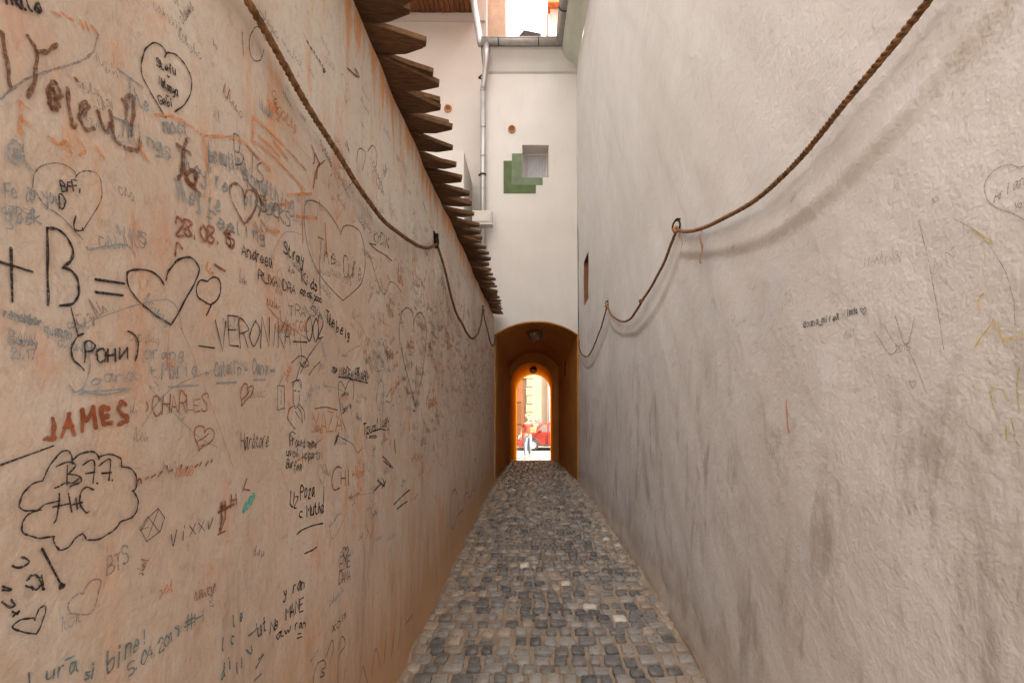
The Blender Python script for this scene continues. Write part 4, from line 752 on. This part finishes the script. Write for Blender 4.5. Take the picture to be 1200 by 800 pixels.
["R","pencil","pencil outline of spread fingers",0,[[2.3,[1317,1580,1286,1546,1253,1515,1228,1527,1253,1557,1280,1596]],[2.2,[1236,1606,1217,1566,1204,1536,1187,1538,1177,1567,1172,1588]],[2.1,[1186,1519,1158,1473,1131,1419]]],[]],
["R","pencil","tiny pencil heart",0,[[2.2,[1171,1429,1180,1439,1185,1447,1174,1445,1160,1446,1171,1429]]],[]],
["R","pencil","tiny pencilled date",0,[],[["2015",1234,1519,1181,1518,18,2.2]]],
["R","pencil","small pencilled name in capitals",0,[],[["MAX",1355,1757,1296,1754,20,2.4]]],
["R","orange","short orange rub mark",0,[[9.4,[1771,1403,1764,1347,1752,1292]]],[]]
]
FONT = {}
for e in """A:02 28 42;14 34|B:02 08 28 37 36 25 05;25 44 43 32 02|C:47 38 18 06 04 12 32 43|D:02 08 28 46 44 22 02|E:48 08 02 42;05 35|F:48 08 02;05 35|G:47 38 18 06 04 12 32 44 24|H:08 02;48 42;05 45|I:28 22|J:38 33 22 12 03|K:08 02;48 05 42|L:08 02 42|M:02 08 25 48 42|N:02 08 42 48|O:28 06 04 22 44 46 28|P:02 08 28 46 25 05|R:02 08 28 46 25 05;25 42|S:47 38 18 07 16 35 43 32 12 03|T:08 48;28 22|U:08 03 12 32 43 48|V:08 22 48|W:08 12 26 32 48|X:08 42;48 02|Y:08 25 48;25 22|Z:08 48 02 42|a:36 16 04 12 23 36 33 42|b:08 02 22 34 25 04|c:35 16 04 13 32|d:36 15 03 12 33;38 33 42|e:04 34 26 15 03 12 33|f:37 28 17 12;05 25|g:36 16 04 13 34 36;36 31 20 00|h:08 02;04 16 25 32|i:16 12;17 18|k:08 02;36 04 32|l:18 13 22|m:06 02;05 16 25 22;25 36 45 42|n:06 02;05 16 35 32|o:16 04 12 33 35 16|p:06 00;05 26 34 22 03|q:36 05 03 33;36 30|r:06 02;04 16 26|s:35 16 05 24 33 12 03|t:18 13 22 32;06 26|u:06 03 12 33;36 32|v:06 12 36|w:06 12 24 32 46|x:06 32;36 02|y:06 14 34;36 20 00|z:06 36 02 32|0:28 06 04 22 44 46 28|1:06 28 22|2:06 18 38 46 02 42|3:07 28 37 25 34 33 12 03|4:38 04 44;36 32|5:48 08 05 35 44 32 02|6:38 14 12 32 34 14|7:08 48 12|8:25 07 28 47 25 03 22 43 25|9:44 26 07 28 46 32|+:15 45;27 23|=:06 46;04 44|#:18 12;38 32;06 46;04 44|!:28 24;22 23|.:12 13|_:01 51|@:35 15 13 33 36 28 06 03 22 42|::13 12;15 16|,:13 01|':18 16""".split('|'):
    FONT[e[0]] = [[(int(q[0]) / 4, (int(q[1]) - 2) / 6) for q in st.split()] for st in e[2:].split(';')]
STRAIGHT = set('AEFHIKLMNTVWXYZ147+=#!._:')
def catmull(p, k=6):
    if len(p) < 3: return p
    o = []
    for i in range(len(p) - 1):
        a, b_, c, d = p[max(i-1, 0)], p[i], p[i+1], p[min(i+2, len(p)-1)]
        for j in range(k):
            t = j / k; o.append(tuple(.5*(2*b_[q] + (c[q]-a[q])*t + (2*a[q]-5*b_[q]+4*c[q]-d[q])*t*t + (3*b_[q]-a[q]-3*c[q]+d[q])*t**3) for q in (0, 1)))
    return o + [p[-1]]
lift = [0]
def ribbon(mb, P, w, fx, side):
    """a pen stroke laid on the wall: P in (y, z) metres"""
    Q = [P[0]]
    for a in P[1:]:
        d = math.hypot(a[0]-Q[-1][0], a[1]-Q[-1][1])
        if d < 1e-4: continue
        n = max(1, int(d / .03)); c = Q[-1]
        for k in range(1, n + 1): Q.append((c[0] + (a[0]-c[0])*k/n, c[1] + (a[1]-c[1])*k/n))
    if len(Q) < 2: Q.append((Q[0][0] + w*.6, Q[0][1] - w*.3))
    ph1, ph2 = P[0][0]*53, P[0][1]*71; am = min(.0016, w*.22)                     # an unsteady hand
    Q = [(a + am*math.sin(i*.9 + ph1)*.6 + am*math.sin(i*.31 + ph2), c + am*math.sin(i*.7 + ph2)*.6 + am*math.sin(i*.27 + ph1)) for i, (a, c) in enumerate(Q)]
    lift[0] = (lift[0] + 1) % 40; off = side * (.0016 + .00004 * lift[0])
    e = lambda a, b_: (a[0]-b_[0], a[1]-b_[1])
    t0 = e(Q[1], Q[0]); l0 = math.hypot(*t0); t1 = e(Q[-1], Q[-2]); l1 = math.hypot(*t1)
    Q = [(Q[0][0] - t0[0]/l0*w*.4, Q[0][1] - t0[1]/l0*w*.4)] + Q + [(Q[-1][0] + t1[0]/l1*w*.4, Q[-1][1] + t1[1]/l1*w*.4)]
    vs = []; m = len(Q)
    for i, (y, z) in enumerate(Q):
        t = e(Q[min(i+1, m-1)], Q[max(i-1, 0)]); l = math.hypot(*t) or 1; ny, nz = -t[1]/l, t[0]/l
        ww = w * .5 * (.45 if i in (0, m-1) else 1.0) * (1 + .22*math.sin(i*1.1 + y*40) + .12*math.sin(i*.37 + z*31))
        for s in (1, -1):
            yy, zz = y + ny*ww*s, z + nz*ww*s; vs.append((fx(yy, zz) + off, yy, zz))
    mb.add(vs, [(2*i, 2*i+1, 2*i+3, 2*i+2) for i in range(m - 1)])
def text_strokes(s, y0, z0, y1, z1, h, jit=.05, r=rnd):
    out = []; dy, dz = (y1-y0), (z1-z0); n = len(s); L = math.hypot(dy, dz) or 1; uy, uz = dy/L, dz/L; vy, vz = -uz*(1 if dy > 0 else -1), abs(uy)
    if abs(uy) < .5: vy, vz = -uz, uy
    vy *= .45; vz = max(vz, .9) if abs(uy) > .5 else vz
    adv = L / max(1, n)
    for i, chx in enumerate(s):
        jy, jz, js, sl = r.gauss(0, .045)*adv, r.gauss(0, .05)*h, 1 + r.gauss(0, .08), r.gauss(.03, .06)
        for st in FONT.get(chx, []):
            q = []
            for gx, gy in st:
                u = (i + .10 + gx*.86)*adv + jy + sl*gy*h + r.gauss(0, jit*.65)*adv; v = gy*h*js + jz + r.gauss(0, jit*.55)*h
                q.append((y0 + uy*u + vy*v, z0 + uz*u + vz*v))
            out.append(q if chx in STRAIGHT or len(q) < 3 else catmull(q, 5))
    return out
P_R = P0
for wl, mk, lab, straight, strokes, texts in GRAFFITI:
    fx, side = (left_x, 1) if wl == 'L' else (right_x, -1); mb = MB(); mk = 'green_pen' if mk == 'green' else mk
    for wmm, flat in strokes:
        p = [(flat[i]/1000, flat[i+1]/1000) for i in range(0, len(flat), 2)]
        ribbon(mb, p if straight else catmull(p, 6), wmm/1000, fx, side)
    for s, y0, z0, y1, z1, h, wmm in texts:
        for q in text_strokes(s, y0/1000, z0/1000, y1/1000, z1/1000, h/1000): ribbon(mb, q, wmm/1000, fx, side)
    if wl == 'L': o = mb.build('graffiti', M[mk], lw)
    else: o = hb(mb, 'graffiti', M[mk], th)
    o['label'] = lab
# countless faint old scribbles between them: loops and ticks that spell nothing
r2 = random.Random(21)
def scribble(mb, y, z, h, n, ang, w, fx, side):
    ca, sa = math.cos(ang), math.sin(ang); u = 0
    cur = []
    for k in range(n):
        aw = h * r2.uniform(.45, .8); kind = r2.random(); top = h * (1 if r2.random() < .7 else 1.6)
        if kind < .35: loc = [(0, 0), (aw*.3, top), (aw*.6, h*.1), (aw, h*.1)]
        elif kind < .6: loc = [(aw*.8, h*.8), (aw*.2, h*.9), (0, h*.3), (aw*.5, 0), (aw, h*.5)]
        elif kind < .8: loc = [(0, top), (aw*.1, 0), (aw*.6, h*.5), (aw*.9, 0)]
        else: loc = [(0, h*.5), (aw*.5, h*.55), (aw*.3, -.4*h), (aw*.9, h*.2)]
        q = [(y + (u+a)*ca - b_*sa, z + (u+a)*sa + b_*ca) for a, b_ in loc]
        if r2.random() < .45: cur += q
        else:
            if cur: ribbon(mb, catmull(cur, 4), w, fx, side)
            cur = q
        u += aw * 1.25
    if cur: ribbon(mb, catmull(cur, 4), w, fx, side)
boxes = []
for wl, mk, lab, straight, strokes, texts in GRAFFITI:
    if wl != 'L': continue
    for wmm, fl in strokes: boxes.append((min(fl[0::2])/1000, max(fl[0::2])/1000, min(fl[1::2])/1000, max(fl[1::2])/1000))
    for s, y0, z0, y1, z1, h, wmm in texts: boxes.append((min(y0, y1)/1000, max(y0, y1)/1000, min(z0, z1)/1000, (max(z0, z1) + h)/1000))
def clear(y, z, L, h):
    return not any(y < b1 + .01 and y + L > b0 - .01 and z < b3 + .01 and z + h > b2 - .01 for b0, b1, b2, b3 in boxes)
layers = {k: MB() for k in ('grey', 'blue', 'brown', 'orange', 'ink', 'lilac')}
for i in range(1900):
    far_ = r2.random()
    y = .7 + 7.9 * far_ ** 1.05; z = min(2.62, max(.35, r2.gauss(1.72, .42)))
    if y < 1.4 and r2.random() < .2: continue
    mk = r2.choices(list(layers), [5, 4.5, 2.2, 1.6, (.9 if y < 2.2 else 3.2), .6])[0]
    h = r2.uniform(.007, .016) + .006 * min(y, 3.5) * r2.random()
    if mk in ('orange', 'brown') and y > 1.2 and r2.random() < .3: h *= 1.8
    ang = r2.gauss(0, .18) if r2.random() < .8 else r2.uniform(-1.3, 1.3)
    n_ = r2.randint(2, 8)
    if y < 2.6 and not clear(y, z - h*.4, n_ * h * .8, h * 1.8) and (mk in ('ink', 'brown', 'lilac') or r2.random() < .5): continue
    scribble(layers[mk], y, z, h, n_, ang, max(.0014, h * r2.uniform(.06, .12)) * (1.5 if mk in ('orange', 'lilac') else 1), left_x, 1)
    if y > 1.5 and r2.random() < .08:                                                  # a heart or a long scratch
        c_ = r2.uniform(.03, .09); hp = []
        for t in range(19):
            a = 2*math.pi*t/18; hp.append((y + c_*math.sin(a)**3, z + c_*.9*(13*math.cos(a)-5*math.cos(2*a)-2*math.cos(3*a)-math.cos(4*a))/15))
        ribbon(layers[mk], hp, .002, left_x, 1)
    if r2.random() < .16: ribbon(layers[mk], catmull([(y, z), (y + r2.uniform(.03, .2), z + r2.uniform(-.1, .1)), (y + r2.uniform(.05, .3), z + r2.uniform(-.25, .15))], 5), .0016, left_x, 1)
for mk, mb in layers.items():
    o = tag(mb.build('faint_scribbles', M[mk], lw), None, None, None, 'stuff'); o['label'] = 'countless faint old scribbles, ' + {'grey': 'grey pencil', 'blue': 'pale blue', 'brown': 'red-brown', 'orange': 'rubbed orange', 'ink': 'thin black', 'lilac': 'pale lilac'}[mk]
mb = MB()
for i in range(40):
    y = r2.uniform(.9, 5); z = min(2.3, max(1.0, r2.gauss(1.6, .3))); scribble(mb, y, z, r2.uniform(.01, .03), r2.randint(2, 5), r2.gauss(0, .2), .0014, right_x, -1)
o = tag(hb(mb, 'faint_scribbles', M['pencil'], th), None, None, None, 'stuff')

# ------------------------------------------------------------------ lamps under the vaults
def lamp(loc, r, lab):
    t = thing('vault_lamp', lab, 'lamp', loc, 'round lamps under the vaults')
    mb = MB(); mb.lathe([(0, r*.75), (r*.55, r*.75), (r*.62, r*.55), (r*.98, r*.30), (r*1.02, r*.10), (r*.96, r*.06)], 24); mb.build('lamp_base', M['rust'], t, True)
    mb = MB(); mb.lathe([(r*.94, r*.08)] + [(r*.94*math.cos(a), -r*.95*math.sin(a)) for a in [math.pi/2*k/8 for k in range(9)]], 24); mb.build('glass_bowl', M['lampglass'], t, True)
    for k in range(4):
        a = math.pi/4*k; mb = MB(); mb.tube([(r*1.0*math.cos(q)*math.cos(a), r*1.0*math.cos(q)*math.sin(a), .06*r - r*1.03*math.sin(q)) for q in [math.pi*j/14 for j in range(15)]], r*.035, 6); mb.build('cage_bar', M['rust'], t, True)
    mb = MB(); mb.tube([(r*.02*math.cos(k), r*.02*math.sin(k), r*.3 - r*.1*k) for k in range(5)], r*.25, 10); mb.build('bulb', M['lens_m'], t, True)
lamp((.115, 9.62, 2.665), .150, 'larger round caged lamp under the near end of the vault')
lamp((.105, 12.6, 2.175), .098, 'smaller round lamp under the far orange arch')

# ------------------------------------------------------------------ house across the street
sh_ = thing('street_house', 'cream house with a brown door across the sunny street', 'house', (0, 25.6, -.85)); P4 = Vector((0, 25.6, -.85))
b = MB(); b.box(-16, 16, 25.6, 34, -.9, 8.6); hb(b, 'wall', M['cream'], sh_, False, P4)
b = MB(); b.prism([(-16.4, 25.1, 8.5), (-16.4, 29.8, 11.5), (-16.4, 34.5, 8.5)], (32.8, 0, 0)); hb(b, 'roof', M['rtile'], sh_, False, P4)
b = MB(); b.box(-1.75, -.27, 25.50, 25.62, -.85, 2.55); dr = hb(b, 'door', M['brown_door'], sh_, False, P4)
for xx in (-1.68, -1.0 - .02):
    for z0, z1 in ((-.7, .15), (.25, 1.25), (1.35, 2.40)):
        b = MB(); b.box(xx + .03, xx + .66, 25.47, 25.51, z0, z1); auto_bevel(hb(b, 'door_panel', M['brown_door'], dr, False, P4), .012)
b = MB(); b.lathe([(0, -.03), (.03, -.02), (.03, .02), (0, .03)], 10, Matrix.Translation((-1.06, 25.46, .2))); hb(b, 'handle', M['rim'], dr, True, P4)
b = MB(); b.box(-1.95, -1.75, 25.45, 25.62, -.85, 2.75); b.box(-1.95, -.17, 25.45, 25.62, 2.55, 2.80); hb(b, 'door_surround', M['cream_block'], sh_, False, P4)
for i in range(14):
    b = MB(); z0 = -.83 + .42*i; b.box(-.165 + (.03 if i % 2 else 0), .235 - (.03 if i % 2 else 0), 25.50, 25.62, z0, z0 + .385); auto_bevel(hb(b, 'rustic_block', M['cream_block'], sh_, False, P4), .02)
b = MB(); b.box(.24, 16, 25.56, 25.62, -.85, -.25); hb(b, 'plinth', M['cream_block'], sh_, False, P4)
for xx in (-12, -9, -6, 3.2, 6.2, 9.2, 12.2):
    for zz in (.3, 4.2):
        b = MB(); b.box(xx, xx + 1.2, 25.53, 25.62, zz, zz + 1.9); f_ = hb(b, 'window', M['cream_block'], sh_, False, P4)
        b = MB(); b.box(xx + .12, xx + 1.08, 25.52, 25.54, zz + .12, zz + 1.78); hb(b, 'pane', M['glass'], f_, False, P4)
mb = MB(); tg = [('J', .30), ('N', .40), ('S', .50), ('i', .60)]
for chx, xx in tg:
    for st in FONT[chx]:
        q = [(xx + gx*.085, .34 + gy*.19) for gx, gy in st]
        for a, c in zip(q, q[1:]): mb.tube([(a[0], 25.592, a[1]), (c[0], 25.592, c[1])], .012, 5)
q = hb(mb, 'graffiti', M['tag_grey'], sh_, False, P4); q['label'] = 'small grey tag above the parked car'
b = MB(); b.tube([(.98, 25.52, -.8), (.98, 25.52, 8.4)], .05, 10); hb(b, 'downpipe', M['white_sheet'], sh_, True, P4)

# ------------------------------------------------------------------ red car
car = thing('parked_car', 'small red hatchback parked along the cream house', 'car', (-.46, 24.0, -.85))
pf = [(0, .27), (-.02, .42), (.02, .60), (.10, .70), (.58, .82), (1.02, 1.20), (1.25, 1.255), (2.3, 1.275), (2.85, 1.25), (3.25, .92), (3.40, .84), (3.46, .60), (3.44, .30), (3.2, .22), (.2, .22)]
hw = lambda x, z: .77 - (.05 if x < .06 or x > 3.4 else 0) - max(0, z - .82) * .28
nf = len(pf); b = MB()
b.add([(x, -hw(x, z), z) for x, z in pf] + [(x, hw(x, z), z) for x, z in pf], [tuple(range(nf)), tuple(range(2*nf-1, nf-1, -1))] + [(i, nf+i, nf+(i+1) % nf, (i+1) % nf) for i in range(nf)])
auto_bevel(b.build('body', M['red_car'], car, fix=True), .05, 3)
def side_panel(name, poly, m, parent, s, d=.006):
    mb = MB(); mb.prism([(x, s*(hw(x, z) + .002), z) for x, z in poly], (0, s*d, 0)); return mb.build(name, m, parent, fix=True)
for s in (-1, 1):
    side_panel('side_window', [(.80, .86), (1.07, 1.17), (1.28, 1.20), (1.28, .86)], M['glass'], car, s)
    side_panel('side_window', [(1.36, .86), (1.36, 1.20), (2.2, 1.215), (2.2, .86)], M['glass'], car, s)
    side_panel('side_window', [(2.28, .86), (2.28, 1.215), (2.78, 1.19), (3.02, .90)], M['glass'], car, s)
    d_ = side_panel('door', [(1.32, .30), (1.32, .835), (2.24, .835), (2.24, .30)], M['red_car'], car, s, .010)
    mb = MB(); mb.box(2.02, 2.16, s*.785 - .012, s*.785 + .012, .70, .725); mb.build('handle', M['trim'], d_)
    mb = MB(); mb.box(.92, 1.05, s*.79 - .07, s*.79 + .07, .86, .97); auto_bevel(mb.build('mirror', M['red_car'], car), .03)
    side_panel('sill_trim', [(.95, .24), (.95, .30), (2.6, .30), (2.6, .24)], M['trim'], car, s, .008)
    for wx in (.63, 2.72):
        mw = Matrix.Translation((wx, s*.70, .27)) @ Matrix.Rotation(math.radians(90), 4, 'X')
        mb = MB(); mb.lathe([(.17, -.085), (.25, -.09), (.27, -.06), (.27, .06), (.25, .09), (.17, .085)], 24, mw); wh = mb.build('wheel', M['tyre'], car, True)
        mb = MB(); mb.lathe([(.175, .08), (.15, .07), (.05, .085), (0, .085)], 20, mw if s < 0 else mw @ Matrix.Rotation(math.pi, 4, 'X')); mb.build('rim', M['rim'], wh, True)
        mb = MB(); mb.tube([(wx + .315*math.cos(a), s*.765, .27 + .315*math.sin(a)) for a in [math.pi*k/12 for k in range(13)]], .022, 6); mb.build('wheel_arch', M['trim'], car, True)
    mb = MB(); mb.box(-.035, .03, s*.55 - .13, s*.55 + .13, .50, .62); auto_bevel(mb.build('headlight', M['lens_m'], car), .02)
    mb = MB(); mb.box(3.42, 3.475, s*.62 - .08, s*.62 + .08, .52, .76); mb.build('tail_light', M['bag_red'], car)
for x0, x1 in ((-.06, .05), (3.40, 3.51)):
    mb = MB(); mb.box(x0, x1, -.74, .74, .28, .44); auto_bevel(mb.build('bumper', M['trim'], car), .03)
mb = MB(); mb.prism([(.63, -.66, .875), (.63, .66, .875), (.985, .60, 1.182), (.985, -.60, 1.182)], (-.008, 0, .008)); mb.build('windscreen', M['glass'], car)
mb = MB(); mb.prism([(3.21, -.64, .965), (3.21, .64, .965), (2.90, .60, 1.215), (2.90, -.60, 1.215)], (.008, 0, .008)); mb.build('rear_window', M['glass'], car)

# ------------------------------------------------------------------ person crossing the street
person = thing('person', 'person in a coral top and pale jeans walking across the sunny street', 'person', (-.06, 20.2, floor_z(20.2)))
def skin_body(name, m, nodes, edges, root, parent, sub=2):
    me = bpy.data.meshes.new(name); bm = bmesh.new(); lay = bm.verts.layers.skin.verify(); V = {}
    for k, (p, r) in nodes.items():
        v = bm.verts.new(p); v[lay].radius = (r, r) if not isinstance(r, tuple) else r; v[lay].use_root = (k == root); V[k] = v
    for a, c in edges: bm.edges.new((V[a], V[c]))
    bm.to_mesh(me); bm.free(); me.materials.append(m)
    o = link(name, me, parent); sk = o.modifiers.new('skin', 'SKIN'); sk.use_smooth_shade = True
    sb_ = o.modifiers.new('smooth', 'SUBSURF'); sb_.levels = sub; sb_.render_levels = sub
    return o
N = {'pel': ((0,0,.92), (.15,.105)), 'waist': ((0,0,1.07), (.125,.09)), 'chest': ((0,-.01,1.25), (.155,.105)), 'neckb': ((0,0,1.42), (.07,.06)), 'neck': ((0,-.01,1.48), .05), 'chin': ((0,-.03,1.535), .065), 'head': ((0,-.02,1.60), (.078,.092)), 'crown': ((0,-.01,1.67), .060)}
E_ = [('pel','waist'),('waist','chest'),('chest','neckb'),('neckb','neck'),('neck','chin'),('chin','head'),('head','crown')]
def limb(pre, pts, root):
    last = root
    for i, (p, r) in enumerate(pts): N[pre+str(i)] = (p, r); E_.append((last, pre+str(i))); last = pre+str(i)
    return last
limb('ll', [((-.09,-.02,.86), .088), ((-.085,-.16,.50), .060), ((-.08,-.17,.30), .052), ((-.08,-.20,.09), .036), ((-.08,-.30,.045), .034)], 'pel')
limb('rl', [((.09,.02,.86), .088), ((.085,.02,.49), .060), ((.085,.14,.30), .052), ((.085,.25,.12), .036), ((.085,.18,.04), .034)], 'pel')
hl = limb('la', [((-.17,0,1.38), .055), ((-.235,.03,1.12), .040), ((-.265,-.03,.90), .029), ((-.27,-.05,.85), .022), ((-.272,-.055,.80), (.030,.018))], 'chest')
hr = limb('ra', [((.17,0,1.38), .055), ((.235,.02,1.12), .041), ((.19,-.15,1.06), .032), ((.16,-.20,1.07), .022), ((.14,-.235,1.075), (.018,.030))], 'chest')
for i, (dx, L_) in enumerate([(-.024, .060), (-.008, .072), (.008, .068), (.022, .052)]):
    p = Vector(N['la4'][0]); limb('lf%d' % i, [((p.x+dx*.5, p.y+dx, p.z-.03), .0095), ((p.x+dx*.5+.012, p.y+dx, p.z-.03-L_*.6), .0085), ((p.x+dx*.5+.035, p.y+dx, p.z-.03-L_*.75), .0075)], 'la4')
    p = Vector(N['ra4'][0]); limb('rf%d' % i, [((p.x-.03, p.y-.01, p.z+dx), .0095), ((p.x-.03-L_*.6, p.y-.012, p.z+dx), .0085), ((p.x-.03-L_*.75, p.y+.012, p.z+dx), .0075)], 'ra4')
limb('lt', [((-.255,-.085,.815), .010), ((-.245,-.10,.785), .009)], 'la3'); limb('rt', [((.145,-.215,1.105), .010), ((.12,-.225,1.125), .009)], 'ra3')
N['nose'] = ((0,-.115,1.595), .014); E_.append(('head', 'nose'))
for s, k in ((-1, 'earl'), (1, 'earr')): N[k] = ((s*.085, 0, 1.60), .016); E_.append(('head', k))
skin_body('body', M['skin'], N, E_, 'pel', person)
skin_body('top', M['coral'], {'a': ((0,0,.90), (.165,.12)), 'b': ((0,0,1.07), (.145,.108)), 'c': ((0,-.01,1.25), (.172,.122)), 'd': ((0,0,1.40), (.095,.078)), 'l': ((-.175,0,1.375), .068), 'l2': ((-.215,.018,1.22), .060), 'r': ((.175,0,1.375), .068), 'r2': ((.215,.015,1.22), .060)}, [('a','b'),('b','c'),('c','d'),('c','l'),('l','l2'),('c','r'),('r','r2')], 'a', person)
skin_body('trousers', M['jeans'], {'w': ((0,0,.98), (.155,.112)), 'p': ((0,0,.90), (.165,.118)), 'l0': ((-.09,-.02,.82), .100), 'l1': ((-.085,-.16,.50), .074), 'l2': ((-.08,-.17,.30), .068), 'l3': ((-.08,-.195,.13), .058), 'r0': ((.09,.02,.82), .100), 'r1': ((.085,.02,.49), .074), 'r2': ((.085,.14,.30), .068), 'r3': ((.085,.235,.16), .058)}, [('w','p'),('p','l0'),('l0','l1'),('l1','l2'),('l2','l3'),('p','r0'),('r0','r1'),('r1','r2'),('r2','r3')], 'p', person)
for x_, y_, z_, p_ in ((-.08, -.21, .07, 0), (.085, .235, .10, 1)):
    skin_body('shoe', M['shoe'], {'h': ((x_, y_+.03, z_+(.02 if p_ else 0)), .046), 'm': ((x_, y_-.06, z_-.02), .044), 't': ((x_, y_-.14, z_-.03), .036)}, [('h','m'),('m','t')], 'h', person)
skin_body('hair', M['hair'], {'a': ((0,.005,1.675), .075), 'b': ((0,.035,1.63), .082), 'c': ((0,.045,1.56), .062)}, [('a','b'),('b','c')], 'b', person)
for s in (-1, 1):
    mb = MB(); mb.lathe([(0,-.009),(.007,-.006),(.009,0),(.007,.006),(0,.009)], 8, Matrix.Translation((s*.032, -.105, 1.612))); mb.build('eye', M['trim'], person, True)
mb = MB(); mb.tube([(-.025,-.098,1.548), (0,-.104,1.545), (.025,-.098,1.548)], .006, 6); mb.build('mouth', M['coral'], person, True)
fz = floor_z(20.2)
bag = thing('handbag', 'red bag hanging from the walking person\'s hand', 'bag', (-.325, 20.13, fz + .46))
mb = MB(); mb.prism([(-.13, -.05, 0), (.13, -.05, 0), (.11, -.04, .24), (-.11, -.04, .24)], (0, .10, 0)); auto_bevel(mb.build('bag_body', M['bag_red'], bag, fix=True), .02)
mb = MB(); mb.tube([(.07*math.cos(a), 0, .23 + .10*math.sin(a)) for a in [math.pi*k/10 for k in range(11)]], .009, 6); mb.build('handle', M['bag_red'], bag, True)
par = thing('paper_parcel', 'tan paper parcel held against the walking person\'s chest', 'parcel', (.13, 20.2 - .29, fz + 1.02))
mb = MB(); mb.prism([(-.10, -.05, 0), (.13, -.05, .01), (.15, -.05, .20), (.03, -.05, .235), (-.11, -.05, .19)], (0, .09, 0)); auto_bevel(mb.build('wrapping', M['parcel'], par, fix=True), .025)
mb = MB(); mb.box(-.105, .145, -.054, .044, .095, .108); mb.build('tape', M['terracotta'], par)
